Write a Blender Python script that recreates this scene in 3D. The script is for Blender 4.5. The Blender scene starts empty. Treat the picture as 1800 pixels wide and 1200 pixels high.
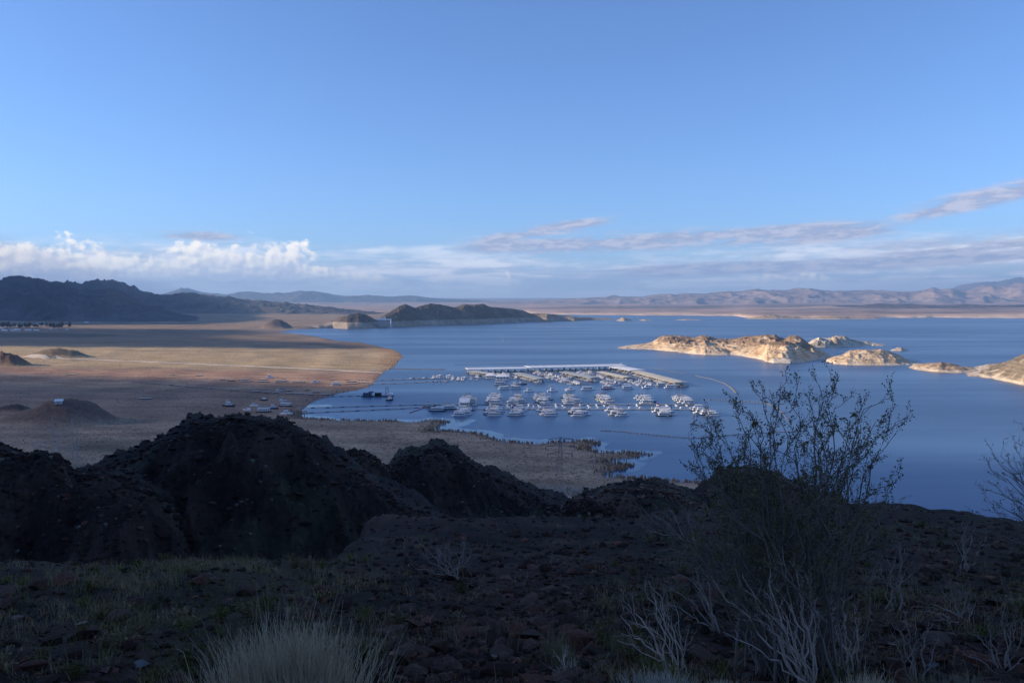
import bpy, math, random
import numpy as np
from mathutils import Vector
R = math.radians
random.seed(7)
rng = np.random.default_rng(11)
scn = bpy.context.scene

# ------------------------------------------------------------------ camera
HC = 100.0                       # eye height above the lake, metres
FPX = 1386.0                     # focal length in pixels of the 1800 px wide photograph
PITCH = math.atan(67.0 / FPX)
cd = bpy.data.cameras.new('camera')
cd.sensor_width = 36.0
cd.lens = 36.0 * FPX / 1800.0
cd.clip_start = 0.1
cd.clip_end = 200000.0
cam = bpy.data.objects.new('camera', cd)
scn.collection.objects.link(cam)
cam.location = (0, 0, HC)
cam.rotation_euler = (math.pi / 2 - PITCH, 0, 0)
scn.camera = cam

# ------------------------------------------------------------------ light
SUN_EL = R(17.0)
SUN_BACK = R(0.0)                # the sun stands exactly to the left
sun_vec = Vector((-math.cos(SUN_EL) * math.cos(SUN_BACK), -math.cos(SUN_EL) * math.sin(SUN_BACK), math.sin(SUN_EL)))
sl = bpy.data.lights.new('sun', 'SUN')
sl.energy = 5.0
sl.angle = R(0.53)
sl.color = (1.0, 0.81, 0.60)
sun = bpy.data.objects.new('sun', sl)
scn.collection.objects.link(sun)
sun.rotation_euler = sun_vec.to_track_quat('Z', 'Y').to_euler()

SKY_STRENGTH = 0.132
CLOUD_GAIN = 0.56 / SKY_STRENGTH
wd = bpy.data.worlds.new('World')
scn.world = wd
wd.use_nodes = True
NT = wd.node_tree
NT.nodes.clear()

class NB:
    """tiny node builder: math on sockets or numbers"""
    def __init__(s, nt): s.nt = nt
    def new(s, t, **kw):
        n = s.nt.nodes.new(t)
        for k, v in kw.items(): setattr(n, k, v)
        return n
    def put(s, sock, v):
        if isinstance(v, bpy.types.NodeSocket): s.nt.links.new(v, sock)
        else: sock.default_value = v
    def m(s, op, a, b=0.0, c=0.0, clamp=False):
        n = s.new('ShaderNodeMath', operation=op, use_clamp=clamp)
        s.put(n.inputs[0], a); s.put(n.inputs[1], b)
        if op in ('MULTIPLY_ADD', 'SMOOTH_MIN', 'SMOOTH_MAX', 'COMPARE', 'WRAP'): s.put(n.inputs[2], c)
        return n.outputs[0]
    def add(s, a, b): return s.m('ADD', a, b)
    def sub(s, a, b): return s.m('SUBTRACT', a, b)
    def mul(s, a, b): return s.m('MULTIPLY', a, b)
    def sm(s, v, lo, hi, t0=0.0, t1=1.0, mode='SMOOTHSTEP'):
        n = s.new('ShaderNodeMapRange', interpolation_type=mode)
        s.put(n.inputs[0], v); s.put(n.inputs[1], lo); s.put(n.inputs[2], hi); s.put(n.inputs[3], t0); s.put(n.inputs[4], t1)
        return n.outputs[0]
    def xyz(s, x, y, z):
        n = s.new('ShaderNodeCombineXYZ')
        s.put(n.inputs[0], x); s.put(n.inputs[1], y); s.put(n.inputs[2], z)
        return n.outputs[0]
    def noise(s, vec, scale=1.0, detail=4.0, rough=0.5, col=False, dim='3D'):
        n = s.new('ShaderNodeTexNoise', noise_dimensions=dim)
        n.inputs['Scale'].default_value = scale; n.inputs['Detail'].default_value = detail
        n.inputs['Roughness'].default_value = rough
        if vec is not None: s.nt.links.new(vec, n.inputs['Vector'])
        return n.outputs['Color' if col else 'Fac']
    def mix(s, f, a, b, blend='MIX'):
        n = s.new('ShaderNodeMix', data_type='RGBA', blend_type=blend)
        s.put(n.inputs[0], f)
        for i, v in ((6, a), (7, b)):
            if isinstance(v, (tuple, list)): v = (v[0], v[1], v[2], 1.0)
            s.put(n.inputs[i], v)
        return n.outputs[2]
    def bell(s, v, c, w):
        d = s.m('DIVIDE', s.sub(v, c), w)
        return s.m('POWER', 2.71828, s.mul(s.mul(d, d), -1.0))

w = NB(NT)
sky = w.new('ShaderNodeTexSky', sky_type='NISHITA')
sky.sun_disc = False
sky.sun_elevation = SUN_EL
sky.sun_rotation = math.atan2(sun_vec.x, sun_vec.y)
sky.altitude = 1200.0
sky.air_density = 1.0
sky.dust_density = 0.25
sky.ozone_density = 4.2
tc = w.new('ShaderNodeTexCoord')
sep = w.new('ShaderNodeSeparateXYZ')
NT.links.new(tc.outputs['Generated'], sep.inputs[0])
U = w.m('ARCTAN2', sep.outputs[0], sep.outputs[1])     # azimuth, 0 straight ahead, + to the right
V = w.m('ARCSINE', sep.outputs[2])                     # elevation
def ckol(r, g, b): return (r * CLOUD_GAIN, g * CLOUD_GAIN, b * CLOUD_GAIN)
col = w.mix(1.0, sky.outputs[0], (0.90, 0.955, 1.13), 'MULTIPLY')
# low bank of distant cloud, all round the horizon: soft layers, paler between
n2 = w.noise(w.xyz(w.mul(U, 6.0), w.mul(w.sub(V, w.mul(U, 0.010)), 85.0), 3.1), 1.0, 5.0, 0.6, dim='2D')
n2b = w.noise(w.xyz(w.mul(U, 3.4), w.mul(V, 26.0), 8.4), 1.0, 5.0, 0.55, dim='2D')
n2c = w.noise(w.xyz(w.mul(U, 26.0), w.mul(V, 110.0), 5.5), 1.0, 5.0, 0.6, dim='2D')
edge = w.add(V, w.add(w.mul(w.sub(n2b, 0.5), -0.075), w.mul(w.sub(n2c, 0.5), -0.016)))
hm = w.sm(edge, 0.082, 0.040)
mixn = w.add(w.mul(n2, 0.65), w.mul(n2c, 0.35))
ha = w.mul(hm, w.sm(mixn, 0.36, 0.56, 0.62, 0.98))
hc = w.mix(w.sm(mixn, 0.40, 0.60), ckol(0.92, 1.00, 1.20), ckol(1.75, 1.70, 1.72))
hc = w.mix(w.sm(V, 0.004, 0.03), ckol(1.25, 1.30, 1.45), hc)
col = w.mix(ha, col, hc)
# heaps of cumulus: outline height over azimuth plus billowy noise
ramp = w.new('ShaderNodeValToRGB')
ramp.color_ramp.interpolation = 'B_SPLINE'
tops = [(-0.70, .040), (-0.61, .042), (-0.575, .058), (-0.545, .079), (-0.51, .076), (-0.47, .052), (-0.435, .058), (-0.40, .073),
        (-0.36, .077), (-0.32, .075), (-0.285, .077), (-0.262, .071), (-0.225, .056), (-0.18, .042), (-0.13, .032), (-0.10, .035), (-0.06, .026), (-0.02, .037),
        (0.015, .036), (0.05, .018), (0.20, .016), (0.236, .040), (0.262, .016), (0.295, .030), (0.32, .052), (0.355, .046), (0.40, .020), (0.50, .020), (0.60, .026), (0.70, .034)]
cr = ramp.color_ramp
while len(cr.elements) > 1: cr.elements.remove(cr.elements[-1])
for i, (uu, tv) in enumerate(tops):
    p = (uu + 0.7) / 1.4
    e = cr.elements[0] if i == 0 else cr.elements.new(p)
    e.position = p; e.color = (tv * 10, tv * 10, tv * 10, 1)
w.put(ramp.inputs[0], w.sm(U, -0.7, 0.7, 0.0, 1.0, 'LINEAR'))
top = w.mul(ramp.outputs[0], 0.1)
def bill(du, dv):
    uu = w.add(U, du); vv = w.add(V, dv)
    a = w.noise(w.xyz(w.mul(uu, 20.0), w.mul(vv, 34.0), 1.7), 1.0, 2.0, 0.45, dim='2D')
    m = w.noise(w.xyz(w.mul(uu, 46.0), w.mul(vv, 62.0), 2.0), 1.0, 1.5, 0.5, dim='2D')
    pf = w.m('ABSOLUTE', w.m('MULTIPLY_ADD', m, 2.6, -1.3))
    b = w.noise(w.xyz(w.mul(uu, 120.0), w.mul(vv, 150.0), 6.2), 1.0, 5.0, 0.62, dim='2D')
    return w.add(w.add(w.mul(a, 0.62), w.mul(pf, 0.20)), w.mul(b, 0.34))
b0 = bill(0, 0); b1 = bill(-0.0045, 0.004)
cden = w.add(w.mul(w.sub(top, V), 52.0), w.mul(w.sub(b0, 0.53), 4.8))
ca = w.mul(w.mul(w.sm(cden, 0.0, 0.85), w.sm(V, 0.010, 0.040)), w.mul(w.sm(top, 0.024, 0.034), w.sm(w.sub(V, top), 0.016, 0.008)))
lit = w.add(w.mul(w.sub(b0, b1), 3.6), w.sm(w.sub(top, V), 0.050, 0.004, 0.10, 0.80))
cc = w.mix(w.m('MAXIMUM', w.m('MINIMUM', lit, 1.0), 0.0), ckol(1.15, 1.16, 1.30), ckol(2.25, 2.02, 1.66))
col = w.mix(w.mul(ca, 0.93), col, cc)
# long mauve streaks of stratus in front of the rest
vt = w.sub(V, w.mul(U, 0.045))
n1 = w.noise(w.xyz(w.mul(U, 6.0), w.mul(vt, 60.0), 0.4), 1.0, 5.0, 0.66, dim='2D')
n1b = w.noise(w.xyz(w.mul(U, 34.0), w.mul(vt, 150.0), 0.9), 1.0, 5.0, 0.62, dim='2D')
nn = w.add(w.mul(n1, 0.68), w.mul(n1b, 0.32))
wr = w.sm(U, -0.12, 0.03)
s1 = w.mul(w.bell(V, w.m('MULTIPLY_ADD', U, 0.030, 0.0715), 0.0125), w.mul(wr, w.sm(U, 0.52, 0.34)))
s1b = w.mul(w.bell(V, w.m('MULTIPLY_ADD', U, 0.17, 0.083), 0.0085), w.mul(w.sm(U, -0.09, 0.0), w.sm(U, 0.17, 0.05)))
s2 = w.mul(w.bell(V, w.m('MULTIPLY_ADD', U, 0.20, 0.0065), 0.011), w.sm(U, 0.40, 0.52))
s3 = w.mul(w.bell(V, w.m('MULTIPLY_ADD', U, 0.03, 0.034), 0.0085), w.sm(U, -0.05, 0.20))
s4 = w.mul(w.bell(V, w.m('MULTIPLY_ADD', U, 0.05, 0.036), 0.013), w.sm(U, 0.32, 0.52, 0.0, 0.9))
s5 = w.mul(w.bell(V, 0.0785, 0.007), w.mul(w.bell(U, -0.375, 0.05), 0.75))
ss = w.m('MAXIMUM', w.m('MAXIMUM', s1, s2), w.m('MAXIMUM', w.m('MAXIMUM', w.m('MAXIMUM', s3, s5), s4), w.mul(s1b, 0.9)))
sa = w.mul(w.sm(w.mul(ss, w.sm(nn, 0.36, 0.58, 0.25, 1.35, 'LINEAR')), 0.12, 0.78), 0.90)
sc_ = w.mix(w.sm(n1b, 0.40, 0.64), ckol(0.58, 0.61, 0.83), ckol(0.95, 0.92, 1.06))
col = w.mix(sa, col, sc_)
bg = w.new('ShaderNodeBackground')
NT.links.new(col, bg.inputs[0])
bg.inputs[1].default_value = SKY_STRENGTH
wo = w.new('ShaderNodeOutputWorld')
NT.links.new(bg.outputs[0], wo.inputs[0])

vs = scn.view_settings
vs.view_transform = 'Standard'
vs.look = 'None'
vs.exposure = 0.58
vs.gamma = 1.0
vs.use_curve_mapping = False
scn.render.engine = 'CYCLES'
scn.cycles.use_denoising = True
scn.cycles.max_bounces = 6
scn.cycles.volume_bounces = 0

# ------------------------------------------------------------------ helpers
def ray(px, py):
    dx = (px - 900.0) / FPX; dy = (600.0 - py) / FPX
    cp, sp = math.cos(PITCH), math.sin(PITCH)
    return dx, cp + sp * dy, -sp + cp * dy
def G(px, py, z=0.0):
    """point of the level z that the photograph shows at this pixel"""
    x, y, k = ray(px, py); t = (z - HC) / k
    return Vector((x * t, y * t, z))
def AT(px, py, Y):
    x, y, k = ray(px, py); t = Y / y
    return Vector((x * t, Y, HC + k * t))

def _hash(ix, iy, seed):
    h = (ix.astype(np.int64) * 374761393 + iy.astype(np.int64) * 668265263 + seed * 1442695041) & 0xFFFFFFFF
    h = ((h ^ (h >> 13)) * 1274126177) & 0xFFFFFFFF
    h = ((h ^ (h >> 16)) * 2246822519) & 0xFFFFFFFF
    return ((h ^ (h >> 15)) & 0xFFFFFF) / float(0xFFFFFF)
def vnoise(x, y, seed=0):
    x = np.asarray(x, float); y = np.asarray(y, float)
    ix = np.floor(x); iy = np.floor(y); fx = x - ix; fy = y - iy
    fx = fx * fx * fx * (fx * (fx * 6 - 15) + 10); fy = fy * fy * fy * (fy * (fy * 6 - 15) + 10)
    a = _hash(ix, iy, seed); b = _hash(ix + 1, iy, seed); c = _hash(ix, iy + 1, seed); d = _hash(ix + 1, iy + 1, seed)
    return (a * (1 - fx) + b * fx) * (1 - fy) + (c * (1 - fx) + d * fx) * fy
def fbm(x, y, octv=5, seed=0, gain=0.5):
    s = 0.0; a = 1.0; t = 0.0; cx, sx = math.cos(0.6), math.sin(0.6)
    for i in range(octv):
        s = s + a * (vnoise(x, y, seed + i * 17) * 2 - 1); t += a; a *= gain
        x, y = (x * cx - y * sx) * 2.03 + 13.1, (x * sx + y * cx) * 2.03 + 7.7
    return s / t
def ridged(x, y, octv=5, seed=0, gain=0.5):
    s = 0.0; a = 1.0; t = 0.0; cx, sx = math.cos(0.5), math.sin(0.5)
    for i in range(octv):
        n = 1 - np.abs(vnoise(x, y, seed + i * 31) * 2 - 1); s = s + a * n * n; t += a; a *= gain
        x, y = (x * cx - y * sx) * 2.07 + 3.3, (x * sx + y * cx) * 2.07 + 9.1
    return s / t
def sst(x, a, b):
    t = np.clip((x - a) / (b - a), 0, 1); return t * t * (3 - 2 * t)
def lerp(a, b, t):
    t = np.asarray(t)[..., None]; return np.asarray(a, float) * (1 - t) + np.asarray(b, float) * t

def mesh_np(name, V3, F, cols=None, smooth=True):
    """mesh from numpy arrays; F is an (n,k) int array of same-size faces or a list of such arrays"""
    V3 = np.asarray(V3, np.float32).reshape(-1, 3)
    Fs = F if isinstance(F, list) else [F]
    Fs = [np.asarray(f, np.int32) for f in Fs if len(f)]
    me = bpy.data.meshes.new(name)
    me.vertices.add(len(V3)); me.vertices.foreach_set('co', V3.ravel())
    tot = np.concatenate([np.full(len(f), f.shape[1], np.int32) for f in Fs])
    idx = np.concatenate([f.ravel() for f in Fs])
    me.loops.add(len(idx)); me.loops.foreach_set('vertex_index', idx)
    me.polygons.add(len(tot))
    st = np.zeros(len(tot), np.int32); st[1:] = np.cumsum(tot)[:-1]
    me.polygons.foreach_set('loop_start', st)
    try: me.polygons.foreach_set('loop_total', tot)
    except Exception: pass
    me.polygons.foreach_set('use_smooth', np.full(len(tot), smooth, bool))
    if cols is not None:
        at = me.color_attributes.new('Col', 'FLOAT_COLOR', 'POINT')
        c4 = np.ones((len(V3), 4), np.float32); c4[:, :3] = np.asarray(cols, np.float32).reshape(-1, 3)
        at.data.foreach_set('color', c4.ravel())
    me.update(calc_edges=True)
    return me
def grid_faces(n, m):
    i = np.arange(n - 1)[:, None]; j = np.arange(m - 1)[None, :]
    a = (i * m + j).ravel()
    return np.stack([a, a + 1, a + m + 1, a + m], 1)
def obj(name, me, mat=None, parent=None, loc=None, rz=0.0, scale=None):
    o = bpy.data.objects.new(name, me)
    scn.collection.objects.link(o)
    if mat is not None and me is not None and not me.materials: me.materials.append(mat)
    if parent is not None: o.parent = parent
    if loc is not None: o.location = loc
    if rz: o.rotation_euler = (0, 0, rz)
    if scale is not None: o.scale = scale
    return o
def tag(o, label, cat, group=None, kind=None):
    o['label'] = label; o['category'] = cat
    if group: o['group'] = group
    if kind: o['kind'] = kind
    return o
def empty(name, loc, rz=0.0):
    o = bpy.data.objects.new(name, None); scn.collection.objects.link(o)
    o.location = loc; o.rotation_euler = (0, 0, rz); o.empty_display_size = 0.5
    return o
ORD = ['first', 'second', 'third', 'fourth', 'fifth', 'sixth', 'seventh', 'eighth', 'ninth', 'tenth', 'eleventh', 'twelfth', 'thirteenth', 'fourteenth',
       'fifteenth', 'sixteenth', 'seventeenth', 'eighteenth', 'nineteenth', 'twentieth'] + ['twenty-' + q for q in
       ('first', 'second', 'third', 'fourth', 'fifth', 'sixth', 'seventh', 'eighth', 'ninth')] + ['thirtieth'] + ['thirty-' + q for q in ('first', 'second', 'third', 'fourth', 'fifth', 'sixth', 'seventh', 'eighth', 'ninth')]

class MB:
    def __init__(s): s.v = []; s.f = []
    def box(s, c, d, taper=1.0):
        x, y, z = c; a, b, h = d[0] / 2, d[1] / 2, d[2] / 2; n = len(s.v); t = taper
        s.v += [(x - a, y - b, z - h), (x + a, y - b, z - h), (x + a, y + b, z - h), (x - a, y + b, z - h),
                (x - a * t, y - b * t, z + h), (x + a * t, y - b * t, z + h), (x + a * t, y + b * t, z + h), (x - a * t, y + b * t, z + h)]
        for q in ((3, 2, 1, 0), (4, 5, 6, 7), (0, 1, 5, 4), (1, 2, 6, 5), (2, 3, 7, 6), (3, 0, 4, 7)): s.f.append([n + k for k in q])
        return s
    def loft(s, rings, cap=True):
        n0 = len(s.v); k = len(rings[0])
        for r in rings: s.v += [tuple(p) for p in r]
        for i in range(len(rings) - 1):
            for j in range(k):
                a = n0 + i * k + j; b = n0 + i * k + (j + 1) % k
                s.f.append([a, b, b + k, a + k])
        if cap:
            s.f.append([n0 + j for j in range(k)][::-1]); s.f.append([n0 + (len(rings) - 1) * k + j for j in range(k)])
        return s
    def tube(s, path, r, n=5):
        P = [Vector(p) for p in path]; rs = r if isinstance(r, (list, tuple)) else [r] * len(P)
        rings = []
        for i, p in enumerate(P):
            d = (P[min(i + 1, len(P) - 1)] - P[max(i - 1, 0)]).normalized()
            ax = Vector((0, 0, 1)) if abs(d.z) < 0.9 else Vector((1, 0, 0))
            a = d.cross(ax).normalized(); b = d.cross(a)
            rings.append([p + (a * math.cos(2 * math.pi * q / n) + b * math.sin(2 * math.pi * q / n)) * rs[i] for q in range(n)])
        return s.loft(rings)
    def mesh(s, name, smooth=False):
        me = bpy.data.meshes.new(name); me.from_pydata([tuple(v) for v in s.v], [], s.f); me.update()
        if smooth: me.polygons.foreach_set('use_smooth', [True] * len(me.polygons))
        return me

# ------------------------------------------------------------------ materials
def mat_new(name):
    m = bpy.data.materials.new(name); m.use_nodes = True
    nt = m.node_tree; b = NB(nt); p = nt.nodes['Principled BSDF']
    return m, b, p
def geo_pos(b):
    return b.new('ShaderNodeNewGeometry').outputs['Position']
def mat_plain(name, c, rough=0.6, var=0.12, scale=1.5, metal=0.0, spec=0.4):
    """painted or plain thing with a little wear"""
    m, b, p = mat_new(name)
    tcn = b.new('ShaderNodeTexCoord').outputs['Object']
    n = b.noise(tcn, scale, 5.0, 0.6)
    f = b.sm(n, 0.25, 0.75, 1.0 - var, 1.0 + var * 0.6, 'LINEAR')
    mx = b.mix(1.0, (c[0], c[1], c[2]), (1, 1, 1), 'MULTIPLY')
    vm = b.new('ShaderNodeVectorMath', operation='SCALE'); b.nt.links.new(mx, vm.inputs[0]); b.nt.links.new(f, vm.inputs['Scale'])
    b.nt.links.new(vm.outputs[0], p.inputs['Base Color'])
    b.nt.links.new(b.sm(n, 0.3, 0.7, rough * 0.85, min(1.0, rough * 1.15), 'LINEAR'), p.inputs['Roughness'])
    p.inputs['Metallic'].default_value = metal; p.inputs['Specular IOR Level'].default_value = spec
    return m
def mat_terrain(name, s1, s2, amp=0.5, bump=0.5, bdist=0.5, stretch=1.0, speck=None):
    """colour from the mesh's own earth colours, broken up by noise of two sizes (s1, s2 in 1/m) and relief"""
    m, b, p = mat_new(name)
    at = b.new('ShaderNodeAttribute', attribute_name='Col').outputs['Color']
    pos = geo_pos(b)
    if stretch != 1.0:
        mp = b.new('ShaderNodeMapping'); b.nt.links.new(pos, mp.inputs[0]); mp.inputs['Scale'].default_value = (1, 1 / stretch, 1); pv = mp.outputs[0]
    else: pv = pos
    n1 = b.noise(pv, s1, 6.0, 0.6); n2 = b.noise(pos, s2, 5.0, 0.65)
    f = b.add(b.sm(n1, 0.25, 0.75, -amp * 0.6, amp * 0.6, 'LINEAR'), b.sm(n2, 0.25, 0.75, 1 - amp * 0.6, 1 + amp * 0.6, 'LINEAR'))
    vm = b.new('ShaderNodeVectorMath', operation='SCALE'); b.nt.links.new(at, vm.inputs[0]); b.nt.links.new(f, vm.inputs['Scale'])
    c = vm.outputs[0]
    if speck:
        sc, thr, sc_col, fac = speck
        vo = b.noise(pos, sc, 2.0, 0.5)
        c = b.mix(b.sm(vo, thr, thr + 0.06, 0.0, fac), c, sc_col)
    b.nt.links.new(c, p.inputs['Base Color'])
    p.inputs['Roughness'].default_value = 0.95; p.inputs['Specular IOR Level'].default_value = 0.15
    if bump > 0:
        bn = b.new('ShaderNodeBump'); bn.inputs['Strength'].default_value = bump; bn.inputs['Distance'].default_value = bdist
        b.nt.links.new(b.add(n1, b.mul(n2, 0.5)), bn.inputs['Height']); b.nt.links.new(bn.outputs[0], p.inputs['Normal'])
    return m

def mat_water():
    m, b, p = mat_new('lake_water')
    pos = geo_pos(b)
    mp = b.new('ShaderNodeMapping'); b.nt.links.new(pos, mp.inputs[0]); mp.inputs['Scale'].default_value = (0.0011, 0.0052, 1)
    big = b.noise(mp.outputs[0], 1.0, 5.0, 0.55)
    mp2 = b.new('ShaderNodeMapping'); b.nt.links.new(pos, mp2.inputs[0]); mp2.inputs['Scale'].default_value = (0.16, 0.30, 1); mp2.inputs['Rotation'].default_value = (0, 0, 0.3)
    wv = b.noise(mp2.outputs[0], 1.0, 5.0, 0.6)
    calm = b.sm(big, 0.40, 0.62)
    b.nt.links.new(b.mix(calm, (0.058, 0.118, 0.215), (0.075, 0.142, 0.245)), p.inputs['Base Color'])
    b.nt.links.new(b.sm(calm, 0.0, 1.0, 0.36, 0.28, 'LINEAR'), p.inputs['Roughness'])
    p.inputs['IOR'].default_value = 1.33
    bn = b.new('ShaderNodeBump'); bn.inputs['Distance'].default_value = 0.5
    b.nt.links.new(b.sm(calm, 0.0, 1.0, 0.30, 0.16, 'LINEAR'), bn.inputs['Strength'])
    b.nt.links.new(wv, bn.inputs['Height']); b.nt.links.new(bn.outputs[0], p.inputs['Normal'])
    return m

# ------------------------------------------------------------------ the lake
me = MB(); 
wl = 44000.0
me.v = [(-wl, -wl, 0), (wl, -wl, 0), (wl, wl, 0), (-wl, wl, 0)]; me.f = [[0, 1, 2, 3]]
tag(obj('water', me.mesh('water'), mat_water()), 'wide blue lake reaching back to the far desert shore', 'lake', kind='structure')

# ------------------------------------------------------------------ ridges: hills, islands, mountains
def interp(pts, x):
    p = np.array(pts, float); return np.interp(x, p[:, 0], p[:, 1])
def ridge_arrays(crest, nu, nv_f, nv_b, front_py=None, crest_off=None, Yc=None, front_off=None, zf=0.0, back_off=200.0, zb=-3.0,
                 pf=1.0, pb=1.0, amp=0.15, lam=60.0, seed=1, gull=2.0, octv=5, crest_keep=0.55, fine=None, ends=0.0):
    """one ridge: a foot in front, a crest, a foot behind; returns X,Y,Z grids and the relative height"""
    px = np.linspace(crest[0][0], crest[-1][0], nu)
    cpy = interp(crest, px)
    a = (px - 900.0) / FPX
    if front_py is not None:
        fpy = interp(front_py, px)
        Yf = np.array([G(p, q).y for p, q in zip(px, fpy)])
        co = interp(crest_off, px) if isinstance(crest_off, list) else np.full(nu, float(crest_off))
        YC = Yf + co
    else:
        YC = interp(Yc, px) if isinstance(Yc, list) else np.full(nu, float(Yc))
        Yf = YC - front_off
    zc = np.array([AT(p, q, y).z for p, q, y in zip(px, cpy, YC)])
    zfa = np.full(nu, float(zf)); YB = YC + back_off
    s = np.linspace(0, 1, nv_f); t = np.linspace(0, 1, nv_b)[1:]
    Pf = np.sin(s * np.pi / 2) ** pf; Pb = np.cos(t * np.pi / 2) ** pb
    Y = np.concatenate([Yf[:, None] + (YC - Yf)[:, None] * s, YC[:, None] + (YB - YC)[:, None] * t], 1)
    zc2 = np.maximum(zc, zfa + 0.3)
    Z = np.concatenate([zfa[:, None] + (zc2 - zfa)[:, None] * Pf, zb + (zc2 - zb)[:, None] * Pb], 1)
    dyr = (np.cos(PITCH) + np.sin(PITCH) * (600 - cpy) / FPX)
    X = (a / dyr)[:, None] * Y
    rel = np.concatenate([np.repeat(s[None], nu, 0), np.repeat(1 - t[None], nu, 0)], 1)
    env = np.where(rel < 1, 4 * rel * (1 - rel), 0)
    env = np.maximum(env, crest_keep * rel)
    hgt = np.maximum(zc2 - np.minimum(zfa, zb), 1.0)[:, None]
    n = ridged(X / lam, Y / (lam * gull), octv, seed) - 0.45
    n2 = fbm(X / (lam * 0.45), Y / (lam * 0.45), 4, seed + 5)
    Z = Z + amp * hgt * env * (n * 1.5 + n2 * 0.5)
    if fine:
        Z = Z + fine[1] * (fbm(X / fine[0], Y / fine[0], 4, seed + 9) * np.minimum(1, rel * 4))
    return X, Y, Z, rel
def slope_of(X, Y, Z):
    dzx = np.gradient(Z, axis=0) / np.maximum(np.abs(np.gradient(X, axis=0)), 1e-3)
    dzy = np.gradient(Z, axis=1) / np.maximum(np.abs(np.gradient(Y, axis=1)), 1e-3)
    return np.hypot(dzx, dzy)
def terrain(name, X, Y, Z, cols, mat, label, cat, smooth=True):
    V3 = np.stack([X, Y, Z], -1)
    F = grid_faces(*X.shape)[:, ::-1]
    return tag(obj(name, mesh_np(name, V3, F, cols, smooth), mat), label, cat, kind='structure')

M_FAR = mat_terrain('far_desert', 0.0016, 0.008, 0.55, 0.0, 0, 1.0)
M_MTN = mat_terrain('mountain_rock', 0.004, 0.02, 0.5, 0.8, 14.0)
M_ISL = mat_terrain('island_rock', 0.035, 0.22, 0.36, 1.0, 2.0, 1.0)
M_PEN = mat_terrain('peninsula_rock', 0.012, 0.06, 0.5, 0.8, 4.0)
M_SHORE = mat_terrain('shore_earth', 0.012, 0.35, 0.50, 0.5, 0.6, 0.22, (0.30, 0.57, (0.11, 0.085, 0.05), 0.55))
M_LAVA = mat_terrain('volcanic_slope', 0.12, 0.9, 0.8, 1.0, 0.9)
M_NEAR = mat_terrain('volcanic_gravel', 0.8, 9.0, 0.8, 1.0, 0.12)

# --- far shore: a plain that climbs from the lake to the horizon
far_px = [(930, 552.5), (1000, 553.2), (1100, 554), (1200, 554.6), (1290, 555.5), (1308, 557.6), (1340, 560), (1400, 560.5), (1470, 561.2), (1535, 561), (1560, 558.5), (1640, 558), (1720, 559), (1800, 559), (1900, 559.5), (2100, 561)]
av = np.concatenate([np.linspace(-0.95, -0.1, 80), np.linspace(-0.1, 0.78, 330)[1:]])
fy = interp([(p, G(p, q).y) for p, q in far_px], av * FPX + 900)
fy = np.where(av * FPX + 900 < 930, 7600.0, fy)
fy = fy + 160 * fbm(av * 60, av * 0, 4, 3)
tv = np.linspace(0, 1, 210) ** 1.9
Yg = fy[:, None] - 40 + (42500 - fy[:, None]) * tv
Xg = av[:, None] * Yg
sd = Yg - fy[:, None]
Zg = 0.0105 * sd + 14 * (1 - np.exp(-np.maximum(sd, 0) / 120)) * (0.35 + 1.0 * vnoise(Xg / 500, Yg / 900, 5)) - 1.0
Zg += np.clip(sd / 900, 0, 1) * 26 * (ridged(Xg / 1500, Yg / 1500, 5, 8) - 0.5)
Zg = np.where(sd < 0, -3, Zg)
n = vnoise(Xg / 900, Yg / 1700, 9); n2 = fbm(Xg / 3500, Yg / 1300, 4, 12)
c = lerp((0.54, 0.36, 0.26), (0.38, 0.255, 0.19), n)
c = lerp(c, (0.17, 0.125, 0.11), sst(n2 + 0.4 * fbm(Xg / 700, Yg / 500, 4, 15), 0.05, 0.35) * 0.8)
c = lerp((0.80, 0.55, 0.36), c, sst(sd + 700 * (n - 0.5), 200, 900))
terrain('far_shore', Xg, Yg, Zg, c, M_FAR, 'hazy pinkish desert plain on the far side of the lake', 'plain')

def mtn(name, crest, Y, fo, bo, zf, colors, label, amp=0.2, lam=600, seed=1, nu=360, nf=60, nb=20, keep=0.35, pf=1.15, mat=None, octv=6):
    X, Yg, Z, rel = ridge_arrays(crest, nu, nf, nb, Yc=Y, front_off=fo, zf=zf, back_off=bo, zb=-5, pf=pf, pb=1.0, amp=amp, lam=lam, seed=seed, gull=1.8, octv=octv, crest_keep=keep, fine=(lam * 0.28, min(Y, 9000) * 0.0022))
    n = fbm(X / lam, Yg / lam, 5, seed + 40)
    c = lerp(colors[0], colors[1], sst(n, -0.35, 0.35))
    c = lerp(c, colors[2], sst(slope_of(X, Yg, Z), 0.9, 0.35) * sst(rel, 0.7, 0.15) * 0.8)
    return terrain(name, X, Yg, Z, c, mat or M_MTN, label, 'mountain')
DK = ((0.052, 0.050, 0.060), (0.085, 0.075, 0.078), (0.13, 0.115, 0.11))
PK = ((0.36, 0.265, 0.23), (0.25, 0.19, 0.175), (0.34, 0.26, 0.225))
mtn('mountain', [(-160, 500), (-60, 492), (0, 493), (14, 489), (30, 486), (45, 489), (62, 491), (90, 499), (112, 499), (130, 502), (155, 509), (172, 508), (192, 506), (215, 519), (250, 534), (290, 547), (325, 554), (365, 562), (400, 568)],
    4600, 900, 700, 0, DK, 'dark blue shaded mountain at the left edge of the picture', 0.30, 190, 21, nu=440, nf=70, keep=0.30)
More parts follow.
